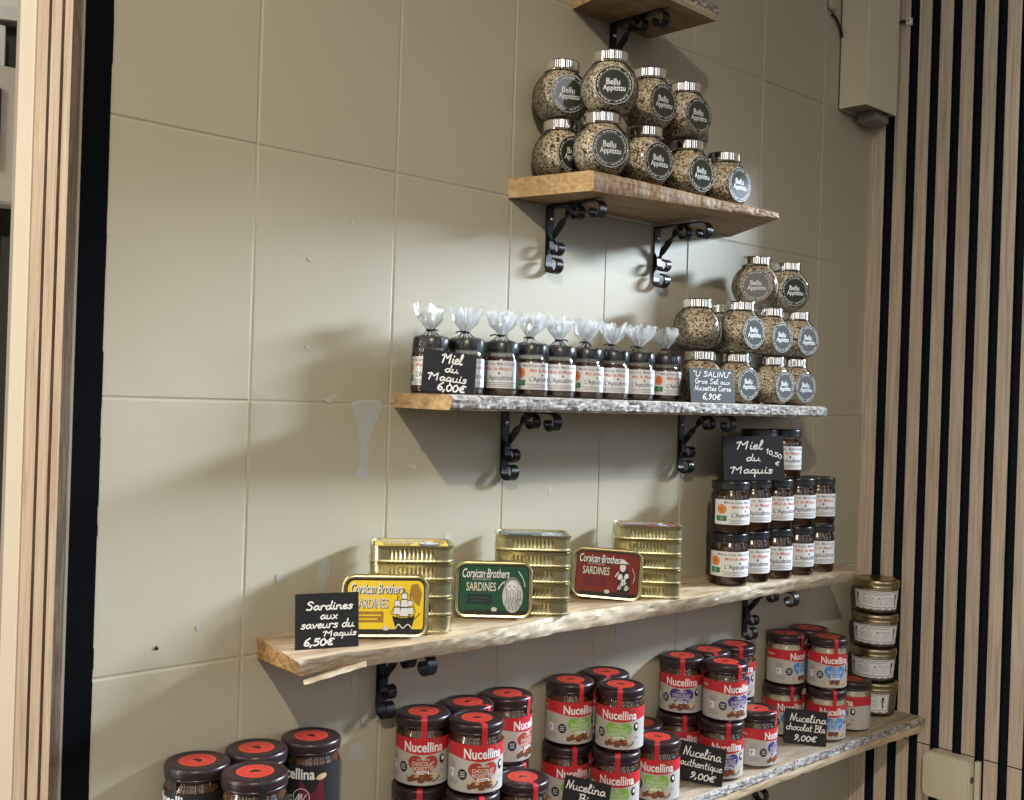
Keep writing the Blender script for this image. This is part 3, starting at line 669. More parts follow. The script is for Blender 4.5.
# ------------------------------------------------------------------ honey
def honey_label(k):
    a = Art(); w, h = .088 * k, .0400 * k
    a.rect(-w / 2, -h / 2, w / 2, h / 2, WHITE, 1, 22, 2)
    a.text('Miel de Corse - Mele di Corsica', .006 * k, .0155 * k, NAVY, 2, h=.0038 * k, w=.066 * k, bold=.006)
    a.text('Miel de Maquis', .008 * k, .0075 * k, ROSE, 2, h=.0068 * k, w=.046 * k, shear=.15, bold=.008)
    a.text("L'Apicultrice", .010 * k, -.0055 * k, NAVY, 2, h=.0095 * k, w=.050 * k, bold=.010)
    a.ell(.010 * k, .0016 * k, .0016 * k, .0020 * k, INK, 2, 8, 1)
    for q, (x0, x1) in enumerate(((-.020, .040), (-.016, .036), (-.020, .034))): 
        a.rect(x0 * k, (-.0128 - .0024 * q) * k, x1 * k, (-.0119 - .0024 * q) * k, GREYP, 2, 14, 1)
    a.ell(-.0310 * k, .0045 * k, .0078 * k, .0078 * k, SUN, 2, 24, 2); a.annulus(-.0310 * k, .0045 * k, .0050 * k, .0056 * k, NUT2, 3, 20); a.ell(-.031 * k, .0045 * k, .0020 * k, .0020 * k, ROSE, 3, 8, 1)
    a.rect(-.0400 * k, -.0145 * k, -.0225 * k, -.0060 * k, GREENP, 2, 6, 1); a.annulus(-.031 * k, -.010 * k, .0018 * k, .0024 * k, WHITE, 3, 10)
    return a
def honey_proto():
    r = .0311
    g = MB(); g.lathe([(.0001, .001), (.026, .0), (.0300, .0015), (r, .006), (r, .0595), (.0304, .0635), (.0282, .0680), (.0276, .0720), (.0276, .0785)], GLASS, 40, False, False)
    f = MB(); f.lathe([(.0001, .0025), (.0285, .003), (r - .0012, .0068), (r - .0012, .0590), (.0294, .0630), (.0270, .0676), (.0266, .0695), (.0001, .0695)], HONEY, 40, False, False)
    c = MB(); c.lathe([(.0290, .0712), (.0307, .0714), (.0309, .0727), (.0308, .0732), (.0307, .0815), (.0307, .0820), (.0299, .0836), (.0282, .0840), (.0272, .0834), (.0001, .0834)], BLACKCAP, 44, True, False)
    return [('glass_body', g.mesh('glass_body', 50), []), ('honey', f.mesh('honey', 50), []), ('cap', c.fixn('cap', 35), []), ('paper_label', honey_label(1.0).build('paper_label', wrap(r + .0003, .0355)), [])]
HP = honey_proto()
gh = 'large honey jars stacked on the sardine shelf'
zh = 1.2105
for x, y, lev, deg, lab in (
    (1.4605, -.080, 0, -38, 'large honey jar at the left end of the bottom row'),
    (1.5248, -.078, 0, -52, 'large honey jar second from the left in the bottom row'),
    (1.589, -.080, 0, -54, 'middle one of the five large honey jars in the bottom row'),
    (1.660, -.078, 0, -30, 'large honey jar fourth from the left in the bottom row, orange sun visible'),
    (1.726, -.078, 0, -54, 'large honey jar at the right end of the bottom row'),
    (1.4570, -.082, 1, -22, 'large honey jar at the left end of the second row, orange sun on label'),
    (1.5255, -.077, 1, -50, 'large honey jar second from the left in the second row'),
    (1.5895, -.079, 1, -32, 'large honey jar in the middle of the second row, orange sun on its label'),
    (1.660, -.078, 1, -50, 'large honey jar fourth from the left in the second row'),
    (1.726, -.077, 1, -56, 'large honey jar at the right end of the second row'),
    (1.562, -.062, 2, -45, 'topmost large honey jar almost covered by the Miel du Maquis 10,50 sign'),
    (1.632, -.064, 2, -52, 'topmost large honey jar standing right of the Miel du Maquis 10,50 sign')):
    place(HP, 'honey_jar', lab, 'jar', (x, y, zh + lev * .0841), math.radians(deg), gh)

def bag_proto(seed):
    rnd = random.Random(seed); r = .0228; k = .74
    g = MB(); g.lathe([(.0001, .001), (.018, .0), (.0215, .0012), (r, .005), (r, .045), (.0222, .048), (.0205, .0515), (.0205, .0600)], GLASS, 30, False, False)
    f = MB(); f.lathe([(.0001, .002), (.020, .0025), (r - .001, .0055), (r - .001, .0445), (.0212, .0475), (.0195, .0510), (.0001, .0520)], HONEY, 30, False, False)
    c = MB(); c.lathe([(.0215, .0570), (.0228, .0572), (.0230, .0580), (.0228, .0685), (.0220, .0698), (.0205, .0702), (.0001, .0700)], BLACKCAP, 32, True, False)
    wr = wrap(r + .0003, .0275); lab = honey_label(.66).build('paper_label', lambda u, v, l: wr(u * 1.15, v * 1.36, l))
    seg = 48; ph = [rnd.uniform(0, 6.28) for _ in range(6)]
    def loop(rad, z, fold, sq=0.0, ox=0.0, oy=0.0, zr=0.0, fr=11):
        L = []
        for q in range(seg):
            a = 2 * PI * q / seg
            rr = rad * (1 + fold * (math.sin(fr * a + ph[0]) * .6 + math.sin(7 * a + ph[1]) * .4 + .5 * rnd.uniform(-1, 1)))
            if sq: rr *= 1 + sq * (abs(math.cos(2 * a + PI / 2)) ** 2)
            L.append((ox + rr * math.cos(a), oy + rr * math.sin(a), z + zr * (math.sin(5 * a + ph[2]) + .7 * rnd.uniform(-1, 1))))
        return L
    b = MB(); tx, ty = rnd.uniform(-.003, .003), rnd.uniform(-.002, .002)
    b.ring([loop(.0232, .0004, .0, .05), loop(.0236, .004, .010, .07), loop(.0236, .022, .022, .07), loop(.0236, .045, .022, .07), loop(.0234, .062, .022, .05),
            loop(.0231, .0695, .03, 0, 0, 0, .0003), loop(.0200, .0714, .06, 0, 0, 0, .0004), loop(.0105, .0738, .12, 0, tx * .7, ty * .7, .0005), loop(.0042, .0800, .14, 0, tx, ty)], FILM, True, False)
    lx, ly = rnd.uniform(-.008, .008), rnd.uniform(-.004, .004)
    u = MB(); u.ring([loop(.0040, .0797, .14, 0, tx, ty), loop(.0075, .0850, .34, 0, tx + lx * .2, ty, .0005, 8), loop(.0125, .0930, .46, 0, tx + lx * .5, ty + ly * .4, .0012, 8), loop(.0158, .1010, .48, 0, tx + lx * .8, ty + ly * .8, .002, 8), loop(.0178, .1085, .50, 0, tx + lx, ty + ly, .0042, 8)], TUFT, False, False)
    t = MB(); ts = [(tx + .0048 * math.cos(a), ty + .0048 * math.sin(a), .0797 + .0006 * math.sin(2 * a)) for a in [2 * PI * q / 14 for q in range(15)]]; t.tube(ts, .0013, BLACKCAP, 6)
    sg = rnd.choice((-1, 1)); t.tube([(tx + sg * .004, ty - .003, .0797), (tx + sg * .008, ty - .006, .0806), (tx + sg * .0135, ty - .007, .0785)], .0010, BLACKCAP, 6)
    return [('glass_body', g.mesh('glass_body', 50), []), ('honey', f.mesh('honey', 50), []), ('cap', c.fixn('cap', 35), []), ('paper_label', lab, []), ('cellophane_bag', b.mesh('cellophane_bag', 25), [('tuft', u.mesh('tuft', 18))]), ('twist_tie', t.mesh('twist_tie', 40), [])]
BG = [bag_proto(11 + k) for k in range(3)]
for k, (x, deg, lab) in enumerate((
    (.848, -60, 'bagged honey jar at the far left, mostly behind the Miel du Maquis 6,00 sign'),
    (.8965, -34, 'bagged honey jar behind the right edge of the Miel du Maquis 6,00 sign'),
    (.957, -66, 'first fully visible bagged honey jar right of the 6,00 sign'),
    (1.0115, -18, 'fourth bagged honey jar from the left, orange sun and green mark on its label'),
    (1.0665, -50, 'fifth and middle one of the nine bagged honey jars'),
    (1.121, -22, 'sixth bagged honey jar from the left, orange sun on the left of its label'),
    (1.178, -48, 'seventh bagged honey jar from the left, with a tall narrow cellophane tuft'),
    (1.236, -46, 'bagged honey jar second from the right in the row'),
    (1.297, -14, 'bagged honey jar at the right end of the row, orange sun in mid-label'))):
    o = place(BG[(k * 2 + k // 3) % 3], 'bagged_honey_jar', lab, 'jar', (x, -.068 if k else -.056, 1.5045), math.radians(deg), 'cellophane-wrapped honey jars on the bark-edged shelf')

# ------------------------------------------------------------------ sardine tins
def rrect(w, d, r, n=7, ribs=None, side=None):
    P = []
    for cx, cy, a0 in ((w / 2 - r, -d / 2 + r, -90), (w / 2 - r, d / 2 - r, 0), (-w / 2 + r, d / 2 - r, 90), (-w / 2 + r, -d / 2 + r, 180)):
        for k in range(n): a = math.radians(a0 + 90 * k / (n - 1)); P.append((cx + r * math.cos(a), cy + r * math.sin(a)))
    out = []; m = len(P)
    for k in range(m):
        a, b = P[k], P[(k + 1) % m]; out.append(a); L = math.hypot(b[0] - a[0], b[1] - a[1])
        if L > .015:
            N = max(2, int(L / .0009))
            for j in range(1, N): out.append((a[0] + (b[0] - a[0]) * j / N, a[1] + (b[1] - a[1]) * j / N))
    return out
def tin_art(kind):
    """printed lid: u along the length, v across; label 92 x 49 mm"""
    a = Art(); w, h = .0900, .0470
    bg = {'yellow': YEL, 'green': TINGREEN, 'red': TINRED}[kind]
    a.star(rrect(w + .003, h + .003, .0085, 6), INK, 1, 2); a.star(rrect(w, h, .0075, 6), bg, 2, 2)
    dk = {'yellow': INK, 'green': INK, 'red': INK}[kind]
    def S_(string, x, y, hh, ww, m1, bold=.01, shear=0.0, sh=.0007):
        a.text(string, x + sh, y - sh, dk, 3, h=hh, w=ww, bold=bold + .012, shear=shear); a.text(string, x, y, m1, 4, h=hh, w=ww, bold=bold, shear=shear)
    S_('Corsican Brothers', -.0105, .0165, .0092, .062, WHITE, .014, .28, .0010)
    a.annulus(-.0165, .0040, .0135, .0142, PALEG, 3, 14, math.radians(35), math.radians(145))
    a.text('LES SAVOUREUSES', -.0165, .0105, PALEG, 3, h=.0019, w=.024, bold=.004)
    S_('SARDINES', -.0165, .0030, .0088, .039, OFFWHITE, .012, 0, .0006)
    box = {'yellow': BRONZE, 'green': BADGE, 'red': PLUM}[kind]
    a.rect(-.034, -.0145, -.002, -.0045, box, 3); 
    for q in (0, 1): a.rect(-.031, -.0085 - .0035 * q, -.005 - .004 * q, -.0072 - .0035 * q, bg if kind != 'yellow' else YEL, 4)
    a.rect(-.038, -.0235, .0435, -.0205, INK, 3)
    a.ell(.001, -.0195, .0040, .0022, PALEG, 4, 12, 1)
    if kind == 'yellow':
        a.star([(.038, .021), (.043, .012), (.040, .000), (.034, .004), (.028, .012), (.030, .020)], BRONZE, 3, 1)
        a.star([(.008, -.0085), (.013, -.0215), (.031, -.0215), (.035, -.0075), (.030, -.0095), (.022, -.0105), (.014, -.0095)], INK, 4, 1)
        for x, y0, y1 in ((.014, -.012, .010), (.022, -.012, .0155), (.029, -.012, .011)): a.stroke([(x, y0), (x, y1)], .0009, INK, 4, False)
        for x, y, s_ in ((.0135, -.004, 1.0), (.0138, .003, .8), (.022, -.005, 1.25), (.022, .003, 1.05), (.022, .0095, .8), (.0295, -.004, .95), (.029, .003, .75)):
            q = [(x - .0042 * s_, y - .0028 * s_), (x + .0042 * s_, y - .0030 * s_), (x + .0034 * s_, y + .0030 * s_), (x - .0030 * s_, y + .0030 * s_)]
            a.star([(x + (px - x) * 1.18, y + (py - y) * 1.2) for px, py in q], INK, 5, 1); a.star(q, WHITE, 6, 1)
        a.stroke([(.006, -.007), (.0135, .006), (.022, .0155), (.031, .006), (.036, -.006)], .0005, INK, 4, False); a.stroke([(.034, -.012), (.041, -.006)], .0008, INK, 4, False)
        a.stroke([(.012, -.020), (.016, -.016), (.021, -.0195), (.027, -.016), (.032, -.020)], .0010, WHITE, 6)
    elif kind == 'green':
        a.ell(.025, -.006, .0135, .0165, PALEG, 4, 24, 2); a.ell(.024, .001, .0068, .0080, WHITE, 5, 18, 1)
        for q in range(9):
            x = .016 + .0023 * q; a.stroke([(x, .002 - .0012 * (q % 3)), (x + .0016, -.007), (x - .0012, -.014 - .001 * (q % 2)), (x + .001, -.020)], .0007, GREYP if q % 2 else INK, 6)
        a.stroke([(.014, .004), (.019, .0105), (.027, .0120), (.034, .0070)], .0022, GREYP, 6); a.stroke([(.019, .0035), (.022, .0045)], .0008, INK, 6); a.stroke([(.026, .0040), (.029, .0030)], .0008, INK, 6)
        a.stroke([(.006, .001), (.010, .006), (.014, .008)], .0016, PALEG, 4); a.annulus(.034, -.012, .0030, .0040, GREYP, 6, 14); a.stroke([(.032, .019), (.038, .012), (.041, .004)], .0012, PALEG, 4)
    else:
        a.star([(.016, -.020), (.015, -.004), (.020, .006), (.028, .006), (.033, -.003), (.033, -.020)], INK, 4, 1)
        a.ell(.022, .0085, .0042, .0050, WHITE, 5, 14, 1); a.star([(.014, .0120), (.022, .0180), (.031, .0125), (.022, .0115)], WHITE, 5, 1); a.stroke([(.015, .0118), (.030, .0122)], .0012, INK, 6, False)
        for x, y, s_ in ((.019, -.002, 1.1), (.028, -.001, 1.0), (.024, -.008, 1.3), (.019, -.014, .9), (.029, -.014, 1.0)):
            a.star([(x - .0036 * s_, y - .002 * s_), (x - .001 * s_, y - .0034 * s_), (x + .0036 * s_, y - .001 * s_), (x + .002 * s_, y + .003 * s_), (x - .002 * s_, y + .0026 * s_)], WHITE if s_ > .95 else PALEG, 5, 1)
        for q in range(5): a.stroke([(.018 + .003 * q, -.019), (.0185 + .003 * q, -.012), (.017 + .0032 * q, -.006)], .0008, INK, 6)
        a.stroke([(.012, -.002), (.016, .003)], .0016, WHITE, 5); a.stroke([(.036, .008), (.040, .000), (.038, -.008)], .0008, PALEG, 4)
    return a
TW, TD, TH = .1030, .0725, .0212
def tin_proto(kind):
    o = rrect(TW - .0030, TD - .0030, .0140); per = len(o)
    def lp(off, z, rib=0.0):
        L = []
        for x, y in o:
            nx = ny = 0.0; ax, ay = TW / 2 - .0155, TD / 2 - .0155
            cx, cy = max(-ax, min(ax, x)), max(-ay, min(ay, y)); d = math.hypot(x - cx, y - cy) or 1; nx, ny = (x - cx) / d, (y - cy) / d
            e = off
            if rib and abs(x) < .027 and abs(ny) > .9: e -= rib * (0.5 + 0.5 * math.cos(2 * PI * x / .0052))
            if rib and abs(y) < .014 and abs(nx) > .9: e -= rib * (0.5 + 0.5 * math.cos(2 * PI * y / .0052))
            L.append((x + nx * e, y + ny * e, z))
        return L
    b = MB(); b.ring([lp(-.0022, .0012), lp(.0002, .0002), lp(.0013, .0004), lp(.0014, .0016), lp(.0003, .0024), lp(0, .0034), lp(0, .0046, .0013), lp(0, .0100, .0016), lp(0, .0152, .0013), lp(0, .0166), lp(.0002, .0180), lp(.0013, .0184), lp(.0015, .0206), lp(.0002, .0212), lp(-.0016, .0206), lp(-.0024, .0192), lp(-.0040, .0190)], GOLDTIN)
    a = tin_art(kind); art = a.build('printed_lid', lambda u, v, l: (u, v * 1.30, .0191 + l * .00014), 30)
    return [('tin', b.fixn('tin', 32), []), ('printed_lid', art, [])]
TP = {k: tin_proto(k) for k in ('yellow', 'green', 'red')}
zs_ = 1.2115
ORD = ('bottom', 'second from the bottom', 'middle', 'fourth', 'top')
for kind, (cx, cy), deg, where in (('yellow', (.8205, -.0635), -34.5, 'in the left stack behind the yellow leaning tin'), ('green', (1.0260, -.0670), -40, 'in the middle stack behind the green leaning tin'), ('red', (1.2620, -.0715), -46, 'in the right stack behind the red leaning tin')):
    for k in range(5):
        dz = 0 if k < 4 else {'yellow': 0, 'green': 0, 'red': 3}[kind]
        place(TP[kind], 'sardine_tin', '%s gold sardine tin %s%s' % (ORD[k], where, ', lid print showing' if k == 4 else ''), 'tin', (cx + .0006 * (k % 2), cy - .0005 * (k % 3 == 1) , zs_ + k * (TH + .0002)), math.radians(deg + dz + (k % 2) * .6), 'gold sardine tins in stacks')
def lean_tin(kind, x, y, yaw, lean, roll, label):
    t = place(TP[kind], 'sardine_tin', label, 'tin', (0, 0, 0), 0, 'leaning sardine tins')
    # tin lid (+z) turned to face out: stand on the long edge
    M = Matrix.Translation((x, y, zs_)) @ Matrix.Rotation(math.radians(yaw), 4, 'Z') @ Matrix.Rotation(math.radians(-lean), 4, 'X') @ Matrix.Translation((0, 0, TD / 2 + .0004)) @ Matrix.Rotation(math.radians(roll), 4, 'Y') @ Matrix.Rotation(math.radians(90), 4, 'X')
    t.matrix_world = M; return t
lean_tin('yellow', .7715, -.0800, -34.5, 3, 0, 'yellow sardine tin with a sailing ship, leaning behind the Sardines chalk sign')
lean_tin('green', .9572, -.0670, -40, 3, 0, 'green sardine tin leaning upright between the left and middle stacks')
lean_tin('red', 1.1880, -.0600, -46, 3, 2.5, 'dark red sardine tin leaning upright against the right stack')

# ------------------------------------------------------------------ chocolate spread jars
HN = .0885; RN = .0345
def spread_art(kind):
    a = Art(); w, h = .150, .0585; r0, r1 = -h / 2, h / 2
    if kind == 'black':
        a.rect(-w / 2, r0, w / 2, r1, INK, 1, 40, 4); a.star([(.010, r1 - .016), (.036, r1 - .013), (.040, r0 + .004), (.020, r0 + .002), (.004, r0 + .014)], PLUM, 2, 4)
        a.ell(.034, r1 - .0125, .0066, .0034, NUT2, 3, 14, 2, .3); a.text('Nucellina', -.001, r1 - .0090, WHITE, 3, h=.0128, w=.054, bold=.022)
        a.text('CHOCOLAT', -.010, -.006, OFFWHITE, 3, h=.0036, w=.020, bold=.008); a.text('NOISETTES', -.010, -.011, OFFWHITE, 3, h=.0036, w=.020, bold=.008)
        a.annulus(.011, -.006, .0092, .0098, WHITE, 3, 22)
        a.stroke([(.004, -.010), (.009, -.002), (.007, -.011), (.012, -.002), (.011, -.011), (.017, -.003)], .0009, WHITE, 3)
        a.ell(-.028, -.008, .0050, .0050, BADGE, 3, 16, 2); return a
    a.rect(-w / 2, r0, w / 2, r1, GREYLABEL, 1, 40, 4)
    n = 40; vs = []
    for k in range(n + 1): x = -w / 2 + w * k / n; vs += [(x, r1 + .0002), (x, r1 - .0095), (x, r1 - .0182 - .0022 * math.cos(x / w * 2 * PI * 1.6))]
    a.raw(vs, [(3 * k + q, 3 * k + q + 1, 3 * k + q + 4, 3 * k + q + 3) for k in range(n) for q in (0, 1)], RED, 2)
    a.text('Nucellina', .0005, r1 - .0108, WHITE, 3, h=.0126, w=.0520, bold=.024)
    a.star([(.0150, r1 - .0030), (.0205, r1 + .0000), (.0185, r1 - .0048)], GREENP, 4, 1)
    H = HEART[kind]; pts = []
    for k in range(40):
        t = 2 * PI * k / 40; pts.append((.0195 * math.sin(t) ** 3, .0165 * (13 * math.cos(t) - 5 * math.cos(2 * t) - 2 * math.cos(3 * t) - math.cos(4 * t)) / 15 - .0050))
    a.star(pts, H, 2, 5, (0, -.005))
    a.text('tartinable', 0, .0034, OFFWHITE, 3, h=.0028, w=.016, bold=.004)
    a.text('CHOCOLAT', 0, -.0022, OFFWHITE, 3, h=.0050, w=.0290, bold=.014); a.text('NOISETTES' if kind != 'blue' else 'BLANC', 0, -.0082, OFFWHITE, 3, h=.0050, w=.0285 if kind != 'blue' else .018, bold=.014)
    a.rect(-.0080, -.0152, .0080, -.0114, WHITE, 3, 4, 1); a.rect(-.006, -.0138, .006, -.0128, H, 4, 3, 1)
    nut = lambda x, y, rx, m_: a.ell(x, y, rx, rx * .80, m_, 4, 14, 2, .4)
    if kind == 'blue':
        for x, y, rx, m_ in ((-.006, -.0195, .0052, NUT), (.004, -.0200, .0054, NUT), (.012, -.0215, .0050, NUT2), (-.014, -.0225, .0044, NUT2), (.018, -.0190, .0040, NUT2)): nut(x, y, rx, m_)
    else:
        for x, y, rx, m_ in ((-.0110, -.0195, .0054, NUT), (-.0015, -.0215, .0058, NUT), (.0085, -.0200, .0054, NUT), (-.0165, -.0220, .0042, NUT), (.0150, -.0170, .0038, NUT2), (.0035, -.0175, .0042, NUT), (-.0080, -.0165, .0032, NUT2)): nut(x, y, rx, m_)
        for x in (-.0110, -.0015, .0085): a.ell(x + .0012, -.0188, .0016, .0010, ROSE, 5, 8, 1)
    a.stroke([(.012, -.0245), (.019, -.0225), (.0225, -.0185)], .0014, INK, 4); a.stroke([(-.020, -.0185), (-.0180, -.0240)], .0012, GREENP, 4)
    a.ell(-.0270, -.0080, .0062, .0068, BADGE, 2, 20, 2)
    for q in range(3): a.rect(-.0303, -.0058 - .0026 * q, -.0237, -.0047 - .0026 * q, PALEG, 3, 2, 1)
    a.ell(.0265, .0020, .0046, .0062, BADGE, 2, 16, 2); a.ell(.0272, .0028, .0021, .0030, WHITE, 3, 10, 1)
    a.rect(.0235, -.0125, .0305, -.0115, GREYP, 2, 2, 1); a.rect(.0235, -.0145, .0295, -.0136, GREYP, 2, 2, 1)
    a.rect(-.049, -.013, -.041, -.003, WHITE, 2, 2, 1); a.stroke([(-.0465, -.011), (-.0465, -.005), (-.0440, -.0067), (-.0465, -.0080)], .0013, INK, 3, False)
    for q in range(4): a.rect(-.050, .0050 - .0022 * q, -.036 - .002 * (q % 2), .0059 - .0022 * q, GREYP if kind != 'green' else HEART['green'], 2, 3, 1)
    for q in range(3): a.rect(-.050, -.0175 - .0022 * q, -.034, -.0166 - .0022 * q, GREYP, 2, 3, 1)
    a.text('Nucellina', -.062, r1 - .0085, OFFWHITE, 3, h=.004, w=.016, bold=.02)
    return a
def spread_proto(kind):
    fill = MILK if kind == 'blue' else CHOC
    g = MB(); g.lathe([(.0001, .0010), (.029, .0), (.0325, .0012), (.0342, .0040), (RN, .007), (RN, .0625), (.0338, .0655), (.0322, .0685), (.0312, .0705), (.0312, .0760)], GLASS, 44, False, False)
    f = MB(); f.lathe([(.0001, .0025), (.0320, .003), (RN - .0014, .0075), (RN - .0014, .0622), (.0326, .0652), (.0310, .0682), (.0304, .0705), (.0304, .0725), (.0001, .0725)], fill, 44, False, False)
    l = MB(); l.lathe([(.0326, .0738), (.0342, .0740), (.0347, .0752), (.0345, .0764), (.0341, .0770), (.0351, .0780), (.0353, .0792), (.0353, .0797), (.0353, .0838), (.0353, .0843), (.0348, .0866), (.0334, .0880), (.0310, .0885), (.0285, .0885), (.0278, .0878), (.0001, .0878)], SPREADLID, 48, True, False)
    lab = spread_art(kind).build('paper_label', wrap(RN + .0002, .0340))
    st = Art(); st.ell(0, 0, .0200, .0200, ORANGERED, 1, 36, 3); st.annulus(0, 0, .0158, .0164, DARKRED, 2, 32); st.annulus(0, 0, .0098, .0103, DARKRED, 2, 24)
    for k in range(16): st.annulus(0, 0, .0125, .0138, DARKRED, 2, 3, 2 * PI * k / 16, 2 * PI * k / 16 + .26)
    st.ell(-.0024, .0004, .0040, .0030, SPREADLID, 3, 12, 1, .5); st.ell(.0030, -.0004, .0040, .0030, SPREADLID, 3, 12, 1, -.4); st.ell(.0006, .0022, .0030, .0024, SPREADLID, 3, 12, 1)
    sticker = st.build('lid_sticker', lambda u, v, q: (u, v, .0879 + q * .00012))
    sm = INK if kind == 'black' else RED; w = .0036; sp = MB()
    prof = [(.0192, .08795), (.0275, .08805), (.0288, .0889), (.0311, .0888), (.0336, .0883), (.0352, .0867), (.0356, .0845), (.0356, .0790), (.0350, .0765), (.0348, .0740), (.0346, .0690), (.0349, .0625), (.0349, .0575)]
    if kind == 'black': prof = prof[2:]
    vs = []
    for r, z in prof:
        for q in range(5): a = (q / 4 - .5) * 2 * w / r; vs.append((r * math.sin(a), -r * math.cos(a), z))
    sp.add(vs, [(5 * i + q, 5 * i + q + 1, 5 * i + q + 6, 5 * i + q + 5) for i in range(len(prof) - 1) for q in range(4)], sm)
    return [('glass_body', g.mesh('glass_body', 50), []), ('spread', f.mesh('spread', 50), []), ('lid', l.fixn('lid', 35), [('lid_sticker', sticker)]), ('paper_label', lab, []), ('seal_strip', sp.mesh('seal_strip', 40), [])]
NP = {k: spread_proto(k) for k in ('black', 'red', 'green', 'violet', 'blue')}
GN = {'black': 'black-label spread jars', 'red': 'red-heart spread jars', 'green': 'green-heart spread jars', 'violet': 'violet-heart spread jars', 'blue': 'blue-heart spread jars'}
yb = -.0368
J = [
 ('black', .556, yb, 1, -70, 'black-labelled spread jar farthest left, back row'),
 ('black', .6285, yb, 1, -64, 'black-labelled spread jar at the back of the left group, mostly lid showing'),
 ('black', .7010, yb, 1, -66, 'black-and-plum-labelled spread jar at the right of the left group'),
 ('black', .5886, -.1052, 1, -16, 'frontmost black-labelled spread jar in the left group'),
 ('black', .556, yb, 0, -60, 'black-labelled spread jar in the hidden lower row, back left'), ('black', .6285, yb, 0, -60, 'black-labelled spread jar in the hidden lower row, back middle'),
 ('black', .7010, yb, 0, -60, 'black-labelled spread jar in the hidden lower row, back right'), ('black', .5886, -.1052, 0, -20, 'black-labelled spread jar in the hidden lower row, front'),
 ('red', .870, yb, 1, -36, 'red-heart spread jar at the left of its group, upper row, full label in view'),
 ('red', .945, yb, 1, 14, 'red-heart spread jar at the back of its group, only lid showing'),
 ('red', 1.017, yb, 1, 16, 'red-heart spread jar at the back right of its group, half its label showing'),
 ('red', .908, -.0985, 1, -24, 'red-heart spread jar at the front of its group, upper row'),
 ('red', .866, yb, 0, -36, 'red-heart spread jar at the lower left of its group, cut by the photo bottom'),
 ('red', .903, -.100, 0, -20, 'red-heart spread jar at the lower front of its group, cut by the photo bottom'),
 ('red', .985, -.106, 0, -14, 'red-heart spread jar at the lower right of its group, whole lid disc showing'),
 ('red', 1.013, yb, 0, 16, 'red-heart spread jar under the back right one of its group'),
 ('red', .940, yb, 0, 16, 'red-heart spread jar hidden at the lower back of its group'),
 ('green', 1.142, yb, 1, -18, 'green-heart spread jar at the left of its group, upper row'),
 ('green', 1.2190, yb, 1, -42, 'green-heart spread jar at the back of its group, lid showing'),
 ('green', 1.183, -.0985, 1, -50, 'green-heart spread jar at the front of its group, label straight to the camera'),
 ('green', 1.137, yb, 0, -24, 'green-heart spread jar behind the left part of the Nucelina Bio sign'),
 ('green', 1.174, -.1015, 0, -44, 'green-heart spread jar right behind the Nucelina Bio sign'),
 ('green', 1.264, -.103, 0, -50, 'green-heart spread jar at the lower right of its group, beside the authentique sign'),
 ('green', 1.300, -.040, 0, -50, 'green-heart spread jar behind the lower right one of its group'),
 ('green', 1.213, yb, 0, -40, 'green-heart spread jar hidden at the lower back of its group'),
 ('violet', 1.402, yb, 1, -50, 'violet-heart spread jar at the left of its group, upper row'),
 ('violet', 1.474, yb, 1, -34, 'violet-heart spread jar at the back middle of its group'),
 ('violet', 1.547, yb, 1, -38, 'violet-heart spread jar at the back right of its group, upper row'),
 ('violet', 1.428, -.1045, 1, -14, 'violet-heart spread jar at the front of its group, upper row'),
 ('violet', 1.397, yb, 0, -34, 'violet-heart spread jar behind the authentique sign, lower left'),
 ('violet', 1.421, -.1055, 0, -36, 'violet-heart spread jar just right of the authentique sign, lower row'),
 ('violet', 1.516, -.1045, 0, 12, 'violet-heart spread jar at the lower right of its group, nothing on its lid'),
 ('violet', 1.545, yb, 0, -20, 'violet-heart spread jar under the back right one of its group'),
 ('violet', 1.470, yb, 0, -20, 'violet-heart spread jar hidden at the lower back of its group'),
 ('blue', 1.702, yb, 1, 0, 'blue-heart milk spread jar at the left of its group, upper row'),
 ('blue', 1.778, yb, 1, 5, 'blue-heart milk spread jar at the back of its group, upper row'),
 ('blue', 1.741, -.0985, 1, -34, 'blue-heart milk spread jar at the front of its group, upper row'),
 ('blue', 1.697, yb, 0, -28, 'blue-heart milk spread jar behind the chocolat sign, lower left'),
 ('blue', 1.737, -.1015, 0, -34, 'blue-heart milk spread jar just right of the chocolat sign, lower row'),
 ('blue', 1.829, -.098, 0, -98, 'blue-heart milk spread jar at the lower right, beside the terrine jars'),
 ('blue', 1.774, yb, 0, 0, 'blue-heart milk spread jar hidden at the lower back of its group')]
for kind, x, y, lev, deg, lab in J: place(NP[kind], 'spread_jar', lab, 'jar', (x, y, .9136 + lev * .0900), math.radians(deg), GN[kind]).scale = (1, 1, 1.013)

